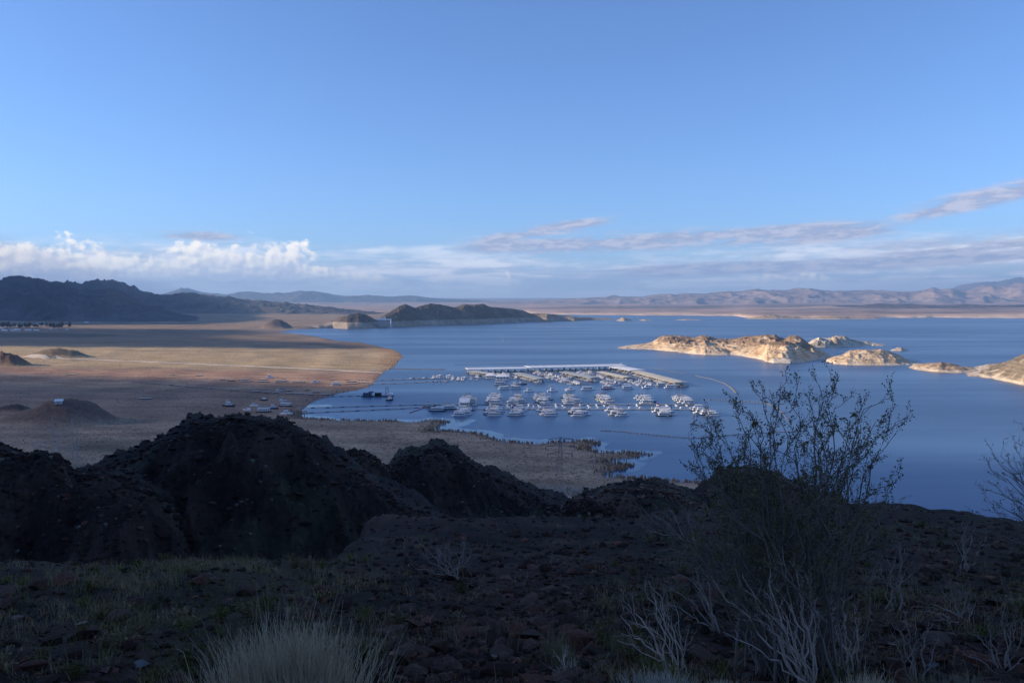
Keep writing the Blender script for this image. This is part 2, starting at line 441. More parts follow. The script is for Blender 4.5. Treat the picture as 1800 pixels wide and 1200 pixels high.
mtn('mountain', [(80, 512), (105, 503), (130, 498), (142, 499), (160, 495), (182, 493), (192, 496), (203, 495), (230, 504), (236, 502), (245, 510), (272, 518), (300, 520), (318, 517), (332, 515), (352, 519), (385, 522), (400, 521), (430, 528), (500, 533), (560, 538), (600, 543), (660, 549), (720, 555), (760, 558)],
    7200, 1500, 900, 0, ((0.055, 0.048, 0.055), (0.11, 0.085, 0.08), (0.15, 0.12, 0.10)), 'long jagged dark ridge behind the shaded mountain, sloping to the right', 0.30, 260, 33, nu=460, nf=60, keep=0.28)
mtn('mountain', [(270, 522), (298, 514), (318, 507), (335, 509), (355, 516), (400, 518), (418, 514), (440, 513), (480, 516), (515, 514), (530, 512), (560, 514), (600, 520), (650, 519), (680, 522), (720, 521), (760, 524), (830, 528), (880, 531)],
    21000, 3500, 2000, 60, ((0.06, 0.05, 0.055), (0.10, 0.08, 0.08), (0.12, 0.10, 0.09)), 'pale blue mountain range low on the horizon below the cumulus', 0.26, 800, 45, nf=50, keep=0.3)
mtn('mountain', [(860, 531), (950, 529), (1000, 526), (1060, 523), (1120, 521), (1160, 518), (1175, 520), (1210, 516), (1240, 517), (1275, 514), (1310, 512), (1330, 509), (1350, 511), (1400, 510), (1425, 508), (1450, 512), (1530, 512), (1600, 514), (1620, 511), (1642, 505), (1652, 508), (1672, 507), (1700, 512), (1730, 503), (1760, 508), (1800, 500), (1860, 504), (1980, 500)],
    17500, 5200, 2600, 20, PK, 'long pinkish sunlit badlands ridge across the right horizon', 0.32, 900, 57, nu=440, nf=70, keep=0.3, pf=1.5)
mtn('mountain', [(1640, 516), (1690, 503), (1712, 499), (1735, 496), (1752, 497), (1772, 494), (1800, 489), (1850, 484), (1920, 480), (2000, 492)],
    25000, 3500, 2000, 60, ((0.13, 0.10, 0.10), (0.20, 0.15, 0.14), (0.22, 0.17, 0.15)), 'hazy blue peak behind the badlands at the right edge', 0.22, 1500, 63, nf=40)
mtn('hill', [(1340, 546), (1390, 542), (1430, 540.5), (1470, 538), (1520, 536), (1550, 534), (1600, 536), (1650, 538), (1700, 536), (1760, 538), (1800, 537), (1900, 540)],
    9400, 1100, 900, -5, ((0.07, 0.055, 0.055), (0.11, 0.08, 0.075), (0.20, 0.15, 0.12)), 'low dark brown hills above the far tan shore on the right', 0.18, 500, 71, nf=40)
mtn('hill', [(1000, 545), (1060, 541), (1120, 540), (1180, 541), (1240, 538), (1300, 540), (1380, 544)],
    10500, 1100, 900, 0, ((0.13, 0.10, 0.09), (0.19, 0.14, 0.12), (0.24, 0.18, 0.14)), 'faint low brown rise on the far plain in the middle distance', 0.16, 500, 75, nf=30)

# --- unseen mountains added to the west, shaped to block the low sun
def shade_massif(name, line, half, label, seed):
    p = np.array(line, float); nu = 90
    k = np.linspace(0, 1, nu); kk = np.linspace(0, 1, len(p))
    cx = np.interp(k, kk, p[:, 0]); cy = np.interp(k, kk, p[:, 1]); ch = np.interp(k, kk, p[:, 2])
    tt = np.linspace(-1, 1, 41)
    tx = np.gradient(cx); ty = np.gradient(cy); ln = np.hypot(tx, ty); nx, ny = ty / ln, -tx / ln
    X = cx[:, None] + nx[:, None] * tt * half; Y = cy[:, None] + ny[:, None] * tt * half
    Z = (ch[:, None] + 25 * fbm(cx / 160, cy / 160, 4, seed)[:, None]) * (1 - np.abs(tt)) ** 1.1 + 0.10 * ch[:, None] * (1 - np.abs(tt)) * np.minimum(1, np.abs(tt) * 4) * (ridged(X / 240, Y / 240, 4, seed + 3) - 0.5) - 5
    c = lerp(DK[0], DK[1], sst(fbm(X / 300, Y / 300, 4, seed), -0.3, 0.3))
    return terrain(name, X, Y, Z, c, M_MTN, label, 'mountain')
shade_massif('mountain', [(-1650, -2600, 700), (-1560, -1200, 720), (-1520, -200, 720), (-1500, 330, 690), (-1500, 420, 480), (-1500, 520, 250), (-1500, 640, 100), (-1500, 850, 60), (-1500, 1100, 40), (-1500, 1420, 10)], 620,
       'unseen ridge added beside the viewpoint to keep the near slopes in shade', 81)
shade_massif('mountain', [(-5300, 2900, 900), (-5100, 3500, 1150), (-5000, 4200, 1150), (-5200, 5200, 1100), (-5700, 6600, 1150), (-6500, 8200, 1100), (-7300, 9400, 500)], 1500,
       'unseen high range added left of the picture to shade the dark mountain', 89)

# --- shore plain on the left with the peninsula at its far end
shore_px = [(3200, 556), (1400, 546), (1080, 559.5), (1072, 562.5), (1040, 562.2), (1010, 564.5), (985, 564), (962, 566), (930, 565), (905, 566.5), (860, 569), (800, 571), (740, 573), (690, 574.5), (640, 577.5), (610, 577.5), (585, 576), (560, 577), (535, 576), (515, 578.5),
            (497, 581), (488, 584.5), (520, 588), (560, 594), (590, 598.5), (620, 601), (645, 605), (668, 610), (690, 615), (704, 621), (713, 628), (702, 633), (697, 640), (688, 647), (676, 655), (664, 663), (655, 672), (645, 680), (622, 687),
            (598, 691), (580, 697), (566, 700), (545, 706), (533, 714), (522, 722), (526, 728), (517, 736), (560, 737.5), (600, 738), (650, 740), (700, 741), (750, 740), (786, 741), (776, 748), (758, 755), (756, 760), (790, 758), (830, 761), (862, 769), (900, 776), (940, 779),
            (985, 776), (1022, 774), (1056, 777), (1040, 783), (1026, 790), (1060, 795), (1095, 795), (1146, 798), (1110, 803), (1068, 808), (1064, 813), (1102, 816), (1090, 824), (1064, 828), (1072, 837), (1130, 841), (1200, 845), (1245, 848), (1290, 858), (1330, 880), (1340, 960), (1340, 1160)]
SP = np.array([(G(p, q).x, G(p, q).y) for p, q in shore_px if q < 1e9 and not (p, q) in ((3200, 556), (1400, 546))])
SP = np.concatenate([np.array([(150.0, 9500.0), (250.0, 6300.0)]), SP, np.array([(60.0, 120.0), (-6000.0, 120.0), (-14000.0, 9500.0)])])
def poly_sd(x, y, P):
    x = np.asarray(x, float); y = np.asarray(y, float)
    if x.size < 3000:
        Q = np.roll(P, -1, 0); xs = x.reshape(-1, 1); ys = y.reshape(-1, 1); ex, ey = (Q - P).T
        t = np.clip(((xs - P[:, 0]) * ex + (ys - P[:, 1]) * ey) / (ex * ex + ey * ey), 0, 1)
        d = ((xs - P[:, 0] - t * ex) ** 2 + (ys - P[:, 1] - t * ey) ** 2).min(1)
        cr_ = ((P[:, 1] > ys) != (Q[:, 1] > ys)) & (xs < ex * (ys - P[:, 1]) / np.where(ey == 0, 1e-9, ey) + P[:, 0])
        return (np.where(cr_.sum(1) % 2 == 1, 1, -1) * np.sqrt(d)).reshape(x.shape)
    d = np.full(x.shape, 1e18); ins = np.zeros(x.shape, bool)
    for (x1, y1), (x2, y2) in zip(P, np.roll(P, -1, 0)):
        ex, ey = x2 - x1, y2 - y1; L = ex * ex + ey * ey
        t = np.clip(((x - x1) * ex + (y - y1) * ey) / L, 0, 1)
        d = np.minimum(d, (x - x1 - t * ex) ** 2 + (y - y1 - t * ey) ** 2)
        cnd = (y1 > y) != (y2 > y)
        if y1 != y2: ins ^= cnd & (x < ex * (y - y1) / (y2 - y1) + x1)
    return np.where(ins, 1, -1) * np.sqrt(d)
BUMPS = []   # x, y, rx, ry, h, colour
def bump_px(px, py, wpx, hpx, col, ry=1.0, zb=5.0):
    g = G(px, py, zb); s = g.y / FPX
    BUMPS.append((g.x, g.y + wpx * s * ry, wpx * s, wpx * s * ry, hpx * s, col))
bump_px(60, 744, 122, 27, (0.19, 0.12, 0.085), 0.6)
bump_px(112, 742, 74, 18, (0.19, 0.12, 0.085), 0.6)
bump_px(8, 722, 40, 14, (0.09, 0.065, 0.05), 0.6)
bump_px(-10, 646, 48, 22, (0.20, 0.11, 0.07), 0.6)
bump_px(76, 632, 62, 16, (0.20, 0.15, 0.09), 0.7)
bump_px(478, 577, 30, 16, (0.12, 0.09, 0.08), 1.0, 3)
bump_px(530, 577, 30, 5, (0.25, 0.19, 0.14), 1.0, 3)
def plain_h(x, y):
    x = np.asarray(x, float); y = np.asarray(y, float)
    k = np.maximum(y, 100.0) / 900.0
    sd = poly_sd(x + 7 * k * fbm(x / (28 * k), y / (28 * k), 3, 2), y + 12 * k * fbm(x / (28 * k), y / (28 * k), 3, 4), SP)
    s = np.maximum(sd, 0)
    h = 0.9 * (1 - np.exp(-s / 9)) + 0.0095 * s + np.minimum(s / 250, 1) * 2.2 * fbm(x / 130, y / 130, 4, 6) + np.minimum(s / 40, 1) * 0.35 * fbm(x / 16, y / 16, 3, 7)
    h = h + 0.35 * np.minimum(s / 30, 1) * np.sin(s / 14.0 + 2 * fbm(x / 120, y / 120, 3, 14))
    h = np.where(sd < 0, np.maximum(-4.0, sd * 0.06) - 0.05, h)
    for bx, by, rx, ry, hh, bc in BUMPS:
        r = np.hypot((x - bx) / rx, (y - by) / ry)
        if not (r < 1).any(): continue
        h = h + hh * np.clip(1 - r * r, 0, 1) ** 1.25 * (0.80 + 0.45 * ridged(x / (rx * 0.45), y / (rx * 0.45), 4, int(abs(bx)) % 97))
    return h, sd
na, ny = 460, 380
av = np.linspace(-1.0, 0.30, na)
Yv = 230 * (9300 / 230.0) ** np.linspace(0, 1, ny)
Yg = np.repeat(Yv[None], na, 0); Xg = av[:, None] * Yg
Zg, sd = plain_h(Xg, Yg)
n = fbm(Xg / 90, Yg / 55, 5, 31); n2 = fbm(Xg / 25, Yg / 14, 4, 33); n3 = fbm(Xg / 420, Yg / 150, 4, 35)
c = lerp((0.29, 0.195, 0.12), (0.40, 0.275, 0.165), sst(n + 0.4 * n2, -0.4, 0.4))                   # scrub flat
c = lerp(c, (0.58, 0.40, 0.20), sst(Yg, 1120, 1230) * sst(Yg + 120 * n3, 1900, 1600) * 0.85)                                   # yellow dry grass, colour lifted to brighten the sunlit band
bare = sst(Yg + 60 * n3, 860, 930) * sst(Yg + 60 * n3, 1190, 1090)
c = lerp(c, lerp((0.42, 0.235, 0.14), (0.52, 0.32, 0.195), sst(n2 + n, -0.4, 0.5)), bare * 0.92)              # bare reddish lake bed
mid = sst(Yg + 40 * n3, 640, 700) * sst(Yg + 40 * n3, 900, 850) * sst(Xg, 0, -90)
c = lerp(c, (0.33, 0.195, 0.13), mid * 0.75)  # soil darkened in colour to deepen the shade here
near = sst(Yg, 700, 600)
c = lerp(c, lerp((0.44, 0.29, 0.19), (0.33, 0.215, 0.14), sst(n2, -0.2, 0.3)), near * 0.8)
c = lerp(c, (0.12, 0.11, 0.06), sst(Yg, 640, 520) * sst(Xg, -190, -290) * sst(n, -0.5, 0.2) * 0.8)                          # greener wash left
c = lerp(c, (0.06, 0.085, 0.04), sst(np.hypot((Xg + 1480) / 330, (Yg - 2280) / 170), 1.25, 0.8) * 0.9)                     # irrigated ground by the town
c = lerp(c, (0.17, 0.125, 0.10), sst(Yg, 1650, 1800) * sst(Yg, 3200, 2800) * 0.45)  # middle plain darkened in colour along its band of shade
con = np.sin(sd / (5.0 + Yg * 0.010) + 3.5 * n3 + n)                                                                     # old shorelines
c = c * (1 + 0.13 * con * sst(sd, 2, 14) * sst(sd, 500, 120))[..., None]
c = lerp(c, (0.46, 0.24, 0.10), sst(sd, 60, 8) * sst(Yg, 1190, 1300) * sst(Yg, 2000, 1900) * 0.75)                             # rusty fringe on the point
c = lerp(c, (0.10, 0.08, 0.065), sst(sd, 3.0, 0.5) * 0.5)
c = lerp(c, (0.34, 0.25, 0.17), sst(Yg, 2500, 2800) * sst(sd, 260, 60) * 0.8)
for bx, by, rx, ry, hh, bc in BUMPS:
    r = np.hypot((Xg - bx) / rx, (Yg - by) / ry)
    c = lerp(c, bc, sst(r, 1.05, 0.75) * 0.9)
terrain('shore_plain', Xg, Yg, Zg, c, M_SHORE, 'brown desert shore plain sloping down to the lake on the left', 'plain')
def on_plain(px, py):
    """point of the shore plain seen at a pixel"""
    z = 3.0
    for _ in range(5):
        g = G(px, py, min(z, 60)); h, s = plain_h(np.array([g.x]), np.array([g.y])); z = 0.25 * z + 0.75 * float(h[0])
    g.z = float(plain_h(np.array([g.x]), np.array([g.y]))[0][0])
    return g

# --- peninsula ridge with its pale high-water band
def ring_cols(X, Y, Z, rel, top, ring, zr, seed, lam, soft=1.5):
    n = fbm(X / lam, Y / lam, 5, seed); n2 = fbm(X / (lam * .3), Y / (lam * .3), 4, seed + 1)
    ct = lerp(top[0], top[1], sst(n + 0.5 * n2, -0.35, 0.35)); cr_ = lerp(ring[0], ring[1], sst(n2 + n, -0.3, 0.4))
    return lerp(cr_, ct, sst(Z + soft * n2 * 2, zr - soft, zr + soft))
pen_base = [(515, 578.5), (535, 576.5), (560, 577.3), (585, 576.5), (610, 578), (640, 577.8), (690, 574.6), (740, 573), (800, 571), (860, 569), (905, 566.5), (930, 565.2), (962, 566), (985, 564.2), (1010, 564.5), (1040, 562.4), (1078, 562.5)]
X, Y, Z, rel = ridge_arrays([(515, 576), (540, 573), (570, 570), (598, 558), (615, 553), (630, 550), (645, 554), (660, 562), (672, 556), (690, 545), (702, 538), (713, 536), (730, 541), (740, 537), (757, 532), (778, 535), (800, 540), (815, 535), (832, 536), (850, 534), (862, 539), (880, 541), (900, 542), (915, 545), (935, 551), (955, 550), (975, 553), (1000, 555), (1015, 558), (1040, 558), (1055, 561), (1078, 561.5)],
    520, 46, 30, front_py=pen_base, crest_off=[(515, 60), (600, 120), (700, 200), (760, 260), (880, 220), (960, 140), (1078, 60)], zf=-2, back_off=420, zb=-6, pf=0.72, pb=1.0, amp=0.20, lam=95, seed=101, gull=2.2, crest_keep=0.25)
c = ring_cols(X, Y, Z, rel, ((0.075, 0.058, 0.046), (0.135, 0.10, 0.07)), ((0.27, 0.225, 0.18), (0.33, 0.27, 0.21)), 24.0, 7, 120)
pa = X / Y * FPX + 900
c = lerp(c, (0.31, 0.23, 0.15), sst(pa, 905, 960) * sst(fbm(X / 60, Y / 60, 4, 3), -0.2, 0.25) * 0.75)
terrain('peninsula', X, Y, Z, c, M_PEN, 'long dark rocky peninsula with a pale high-water band along its foot', 'peninsula')

# --- islands
IS_T = ((0.36, 0.235, 0.14), (0.27, 0.175, 0.105)); IS_R = ((0.68, 0.50, 0.31), (0.50, 0.345, 0.205)); IS_W = ((0.58, 0.50, 0.39), (0.46, 0.37, 0.265))
def island(crest, base, co, bo, label, zr=17, top=IS_T, ring=IS_R, seed=1, amp=0.22, lam=38, nu=300, nf=44, nb=26, pf=0.85, keep=0.3, extra=None):
    X, Y, Z, rel = ridge_arrays(crest, nu, nf, nb, front_py=base, crest_off=co, zf=-1.2, back_off=bo, zb=-4, pf=pf, pb=1.1, amp=amp, lam=lam, seed=seed, gull=1.3, crest_keep=keep, octv=6, fine=(8.0, 1.5))
    if extra is not None: Z = Z + extra(X, Y, rel)
    c = ring_cols(X, Y, Z, rel, top, ring, zr, seed + 3, 30, 3.0)
    c = lerp(c, (0.20, 0.155, 0.10), sst(fbm(X / 16, Y / 16, 4, seed + 8), 0.12, 0.42) * 0.5)
    c = lerp(c, (0.66, 0.56, 0.42), sst(fbm(X / 12, Y / 12, 4, seed + 18), 0.22, 0.5) * 0.55)
    c = c * (1 + 0.16 * np.sin(Z * 1.5 + 2.5 * fbm(X / 40, Y / 40, 3, seed + 21)))[..., None]
    c = lerp(c, (0.68, 0.57, 0.42), sst(Z + 1.2 * fbm(X / 10, Y / 10, 3, seed + 23), 4.5, 2.5) * sst(Z, 0.2, 0.9) * 0.75)
    return terrain('island', X, Y, Z, c, M_ISL, label, 'island')
island([(1086, 612), (1110, 609), (1132, 605.5), (1148, 602), (1156, 595), (1168, 590.5), (1180, 591), (1200, 592), (1222, 594), (1237, 590.5), (1255, 594), (1280, 598), (1305, 594), (1322, 591), (1345, 589.5), (1362, 589), (1370, 594), (1378, 597), (1388, 591), (1400, 590), (1412, 596), (1424, 606), (1438, 614), (1452, 623), (1462, 629), (1474, 631)],
       [(1086, 613), (1115, 614), (1150, 615), (1180, 617.5), (1215, 620), (1260, 622), (1300, 625), (1345, 629), (1400, 633), (1440, 632), (1474, 632)], [(1086, 20), (1150, 90), (1250, 170), (1360, 210), (1420, 130), (1474, 15)], 190,
       'largest sunlit tan island, rocky with a brown top, behind the marina', seed=111, nu=460, nf=70, amp=0.25)
island([(1186, 619), (1205, 614), (1222, 607), (1238, 606), (1252, 609), (1268, 612), (1290, 622)], [(1186, 619.5), (1212, 621.5), (1240, 623.5), (1266, 624), (1290, 624.5)], 45, 70,
       'low pale rounded knoll in front of the largest island', zr=30, seed=117, nu=160)
island([(1296, 624), (1318, 616), (1340, 606), (1362, 602), (1380, 601), (1400, 605), (1415, 614), (1440, 622), (1452, 630)], [(1296, 625.5), (1340, 632), (1348, 636), (1375, 637.5), (1410, 637), (1430, 634), (1452, 632)], 75, 90,
       'bright rocky spur jutting toward the marina from the largest island', zr=26, seed=123, nu=220, amp=0.3)
island([(1344, 634), (1356, 630), (1378, 629), (1400, 632), (1412, 636)], [(1344, 635.5), (1360, 638), (1390, 638.5), (1412, 637)], 18, 30, 'small smooth pale hump at the waterline below the rocky spur', zr=30, ring=IS_W, seed=127, nu=90, amp=0.1)
island([(1448, 632), (1460, 630), (1472, 627), (1484, 623), (1494, 617), (1512, 615), (1530, 615.5), (1548, 614), (1560, 618), (1578, 625), (1592, 633), (1604, 638), (1625, 643)], [(1448, 634), (1468, 640), (1490, 641.5), (1530, 642.5), (1570, 642.5), (1600, 642), (1625, 645)], [(1448, 15), (1500, 75), (1560, 90), (1625, 15)], 110,
       'second dome-shaped tan island right of the saddle, speckled with rock', zr=22, seed=131, nu=280)
island([(1592, 646), (1612, 642), (1632, 639), (1655, 637), (1668, 639), (1690, 644), (1712, 648), (1728, 652)], [(1592, 648), (1612, 651), (1650, 654.5), (1690, 656), (1728, 656)], 40, 60,
       'low orange-tan spit of land between the dome island and the right-hand hill', zr=30, ring=((0.46, 0.32, 0.20), (0.36, 0.25, 0.16)), seed=137, nu=200, amp=0.15)
island([(1696, 660), (1720, 656), (1740, 650), (1760, 644), (1780, 636), (1794, 629), (1812, 620), (1860, 600), (1930, 585), (2050, 600), (2150, 640)], [(1696, 660.5), (1720, 663), (1745, 666), (1765, 670), (1800, 677), (1880, 690), (2050, 705), (2150, 700)], [(1696, 10), (1760, 60), (1830, 110), (2150, 100)], 260,
       'grey-tan hillside running into the right edge of the picture', zr=5, top=((0.27, 0.215, 0.145), (0.20, 0.16, 0.11)), ring=((0.48, 0.37, 0.25), (0.36, 0.27, 0.18)), seed=141, nu=260)
island([(1420, 603), (1430, 597.5), (1442, 594), (1455, 595), (1470, 592), (1486, 592), (1494, 597), (1510, 600), (1528, 602), (1545, 604), (1560, 607.5)], [(1420, 610.5), (1450, 610.5), (1490, 609.5), (1530, 608.5), (1560, 608.5)], 50, 80,
       'whitish craggy island behind the largest island', zr=60, ring=IS_W, seed=147, nu=240, amp=0.34, lam=26)
island([(1565, 616), (1575, 612), (1585, 611), (1592, 613), (1598, 616)], [(1565, 616.8), (1585, 617), (1598, 616.8)], 12, 20, 'tiny pale rock islet right of the whitish island', zr=30, ring=IS_W, seed=151, nu=60, amp=0.2)
for i, (a_, b_, tp, bs, lb) in enumerate([(1083, 1112, 557.5, 564, 'small reddish rock stack off the tip of the peninsula'), (1122, 1148, 561.2, 563.6, 'thin sunlit islet beyond the rock stack'), (1186, 1236, 560.8, 562.8, 'long low sunlit islet in the open lake'),
                                  (1308, 1420, 552.5, 560.5, 'tan cliffs of the far shore jutting into the lake'), (1400, 1545, 554.5, 561, 'low tan headland on the far shore')]):
    mid_ = (a_ + b_) / 2
    island([(a_, bs - 0.4), (a_ + (b_ - a_) * .2, (tp + bs) / 2), (mid_ - (b_ - a_) * .1, tp), (mid_ + (b_ - a_) * .15, tp + (bs - tp) * .3), (b_ - (b_ - a_) * .15, (tp + bs) / 2), (b_, bs - 0.4)], [(a_, bs), (mid_, bs + 0.3), (b_, bs)], 90, 150, lb,
           zr=25, top=((0.34, 0.21, 0.15), (0.26, 0.17, 0.12)), ring=((0.50, 0.37, 0.25), (0.40, 0.28, 0.19)), seed=161 + i, nu=110, lam=120, nf=24, nb=14)

# --- dark volcanic hills below the viewpoint
LV = ((0.026, 0.016, 0.012), (0.062, 0.038, 0.028))
LAVA = []
def lava(crest, Yc, fo, bo, zf, zb, label, seed, nu=300, nf=90, nb=30, amp=0.10, lam=11, red=0.0, pf=0.9):
    X, Y, Z, rel = ridge_arrays(crest, nu, nf, nb, Yc=Yc, front_off=fo, zf=zf, back_off=bo, zb=zb, pf=pf, pb=1.2, amp=amp, lam=lam, seed=seed, gull=1.5, crest_keep=0.12, octv=6, fine=(3.4, 0.55))
    n = fbm(X / 9, Y / 9, 5, seed); n2 = fbm(X / 25, Y / 25, 4, seed + 2)
    c = lerp(LV[0], LV[1], sst(n, -0.3, 0.4)); c = lerp(c, (0.062, 0.062, 0.034), sst(n2, 0.0, 0.4) * 0.6); c = lerp(c, (0.15, 0.080, 0.060), sst(n, -0.3, 0.3) * red)
    LAVA.append((X, Y, Z, rel))
    return terrain('hill', X, Y, Z, c, M_LAVA, label, 'hill')
lava([(100, 868), (140, 842), (175, 830), (205, 815), (238, 806), (252, 794), (268, 788), (290, 776), (310, 768), (326, 765), (331, 748), (345, 744), (362, 745), (380, 742), (398, 735), (412, 732), (432, 734), (450, 741), (470, 743), (488, 744), (498, 750), (510, 756), (530, 764), (548, 772), (575, 790), (610, 815), (660, 850), (720, 890), (800, 930)], 150, 52, 110, 38, 8,
     'tallest black volcanic hill left of centre with a rubbly crest', 201, nu=360, nf=90)
lava([(-140, 790), (-60, 782), (0, 786), (18, 790), (34, 795), (50, 806), (62, 798), (80, 797), (98, 806), (112, 816), (125, 830), (150, 838), (180, 834), (215, 838), (250, 850), (300, 880), (325, 925), (350, 985)], 122, 45, 90, 36, 8,
     'black volcanic slope at the left edge below the power lines', 207, nu=300)
lava([(570, 830), (588, 806), (606, 796), (622, 792), (640, 797), (660, 808), (685, 832), (705, 845), (740, 862)], 182, 40, 70, 40, 5, 'small dark shoulder between the two black peaks', 211, nu=160, nf=70)
lava([(660, 850), (684, 828), (700, 808), (715, 802), (738, 800), (752, 790), (768, 785), (785, 789), (800, 797), (815, 808), (840, 825), (868, 838), (895, 850), (925, 864), (955, 878), (985, 890), (1030, 905)], 205, 60, 100, 42, 4,
     'second black volcanic peak, pointed, right of the tallest one', 217, nu=300)
lava([(985, 905), (1010, 892), (1035, 878), (1060, 868), (1085, 860), (1110, 856), (1135, 855), (1160, 858), (1190, 868), (1215, 880), (1245, 897)], 150, 40, 80, 48, 4, 'low brown-black rounded knoll near the shore in the centre', 223, nu=200, red=0.45)
lava([(990, 900), (1008, 884), (1022, 879), (1040, 884), (1060, 893), (1080, 905)], 120, 25, 40, 52, 30, 'small black hummock left of the brown knoll', 225, nu=110, nf=50)
lava([(1205, 895), (1230, 872), (1252, 855), (1275, 840), (1295, 832), (1318, 829), (1342, 831), (1362, 838), (1390, 852), (1420, 868), (1450, 884), (1490, 900)], 172, 45, 100, 48, 3, 'reddish-brown hill seen through the creosote bush', 229, nu=240, red=0.8)

# --- the slope under the viewer
crest_px = [(-500, 985), (0, 972), (300, 968), (500, 962), (590, 957), (630, 936), (660, 914), (690, 897), (715, 903), (745, 912), (800, 918), (900, 916), (1000, 906), (1060, 910), (1150, 900), (1250, 892), (1400, 887), (1480, 885), (1600, 889), (1700, 893), (1800, 903), (2300, 930)]
SL = 0.22
EYE = 1.65
_td = np.array([(-ray(p, q)[2] / ray(p, q)[1]) for p, q in crest_px])
_ta = np.array([ray(p, q)[0] / ray(p, q)[1] for p, q in crest_px])
_d0 = EYE / (_td - 0.004 - SL)
def near_h(x, y, detail=True):
    x = np.asarray(x, float); y = np.asarray(y, float)
    a = x / np.maximum(y, 0.5)
    d0 = np.interp(a, _ta, _d0)
    d0 = d0 * (1 + 0.10 * fbm(a * 26 + 5, a * 0 + y * 0.02, 4, 399))
    wq = np.maximum(d0 * 0.05, 0.3)
    ex = wq * np.logaddexp(0, np.clip((y - d0) / wq, -30, 400))
    z = HC - EYE - SL * y - 0.36 * ex
    if detail:
        r = np.hypot(x, y); k = np.minimum(1, r / 6.0)
        z = z + k * 0.16 * fbm(x / 2.4, y / 2.4, 4, 301) + k * 0.05 * fbm(x / 0.5, y / 0.5, 4, 305) + np.minimum(1, r / 25) * 0.5 * fbm(x / 9, y / 9, 3, 307)
    return np.where(y > 150, np.minimum(z, 40), z)
th = np.concatenate([np.linspace(-math.pi, -0.80, 50)[:-1], np.linspace(-0.80, 0.80, 470), np.linspace(0.80, math.pi, 50)[1:]])
rr = 0.6 * (300 / 0.6) ** np.linspace(0, 1, 265)
Tg, Rg = np.meshgrid(th, rr, indexing='ij')
Xg = np.sin(Tg) * Rg; Yg = np.cos(Tg) * Rg
Zg = np.maximum(near_h(Xg, Yg), -6)
n = fbm(Xg / 1.6, Yg / 1.6, 5, 311); n2 = fbm(Xg / 5, Yg / 5, 4, 313); n3 = fbm(Xg / 0.4, Yg / 0.4, 3, 317)
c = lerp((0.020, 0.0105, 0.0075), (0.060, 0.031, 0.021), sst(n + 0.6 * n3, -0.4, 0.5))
def green_w(x, y):
    px = x / np.maximum(y, 0.5) * FPX + 900
    n2 = fbm(x / 5, y / 5, 4, 313)
    left = sst(px, 760, 520); right = 0.5 * sst(px, 980, 1100) * sst(px, 1290, 1180) + 0.45 * sst(px, 1380, 1500)
    return np.clip((left + right) * sst(n2, -0.45, 0.25), 0, 1)
c = lerp(c, (0.052, 0.034, 0.017), green_w(Xg, Yg) * 0.75)
pxg = Xg / np.maximum(Yg, 0.5) * FPX + 900
c = lerp(c, (0.13, 0.058, 0.044), sst(pxg, 590, 640) * sst(pxg, 800, 720) * sst(Yg, 20, 30) * 0.7)
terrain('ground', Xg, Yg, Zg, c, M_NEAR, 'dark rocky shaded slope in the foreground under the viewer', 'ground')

# --- unseen clouds added high at left, cut to dim the sun on the plain
def shade_cloud_bank(poly, alt, label, seed, step=22.0):
    P = np.array(poly, float); x0, y0 = P.min(0) - 80; x1, y1 = P.max(0) + 80
    gx = np.arange(x0, x1, step); gy = np.arange(y0, y1, step); X, Y = np.meshgrid(gx, gy, indexing='ij')
    sd = poly_sd(X + 70 * fbm(X / 260, Y / 260, 4, seed), Y + 26 * fbm(X / 160, Y / 160, 4, seed + 3), P)
    ok = sd > 0
    th = 70 * np.sqrt(np.clip(sd / 160, 0, 1)) * (0.6 + 0.8 * ridged(X / 170, Y / 170, 4, seed + 5))
    V3 = []; F = []; ids = -np.ones(X.shape, int); k = 0
    F4 = grid_faces(*X.shape); okf = ok.ravel()[F4].all(1); F4 = F4[okf]
    k_ = sun_vec / sun_vec.z
    def lift(Z): return np.stack([X + k_.x * Z, Y + k_.y * Z, Z], -1).reshape(-1, 3)
    up = lift(alt + th); lo = lift(alt - 0.3 * th); n = len(up)
    Vv = np.concatenate([up, lo]); Ff = np.concatenate([F4[:, ::-1], F4 + n])
    used = np.unique(Ff); mp = -np.ones(len(Vv), int); mp[used] = np.arange(len(used))
    o = obj('cloud', mesh_np('cloud', Vv[used], mp[Ff], None, True), M_SHADE_CLOUD)
    return tag(o, label, 'cloud', kind='structure')
M_SHADE_CLOUD = bpy.data.materials.new('shade_cloud'); M_SHADE_CLOUD.use_nodes = True
_b = NB(M_SHADE_CLOUD.node_tree); M_SHADE_CLOUD.node_tree.nodes.remove(M_SHADE_CLOUD.node_tree.nodes['Principled BSDF'])
_t = _b.new('ShaderNodeBsdfTransparent'); _d = _b.new('ShaderNodeBsdfTranslucent'); _d.inputs[0].default_value = (0.9, 0.9, 0.9, 1); _m = _b.new('ShaderNodeMixShader')
_b.put(_m.inputs[0], _b.sm(_b.noise(geo_pos(_b), 0.004, 4.0, 0.55), 0.3, 0.7, 0.58, 0.74)); M_SHADE_CLOUD.node_tree.links.new(_t.outputs[0], _m.inputs[1]); M_SHADE_CLOUD.node_tree.links.new(_d.outputs[0], _m.inputs[2])
M_SHADE_CLOUD.node_tree.links.new(_m.outputs[0], [q for q in M_SHADE_CLOUD.node_tree.nodes if q.type == 'OUTPUT_MATERIAL'][0].inputs['Surface'])
shade_cloud_bank([(-1500, 300), (-1500, 1135), (-737, 1112), (-208, 945), (-70, 870), (5, 800), (30, 715), (120, 620), (420, 470), (420, 300)], 2000, 'unseen thin cloud added left of the picture to dim the sun over the near beach', 601)
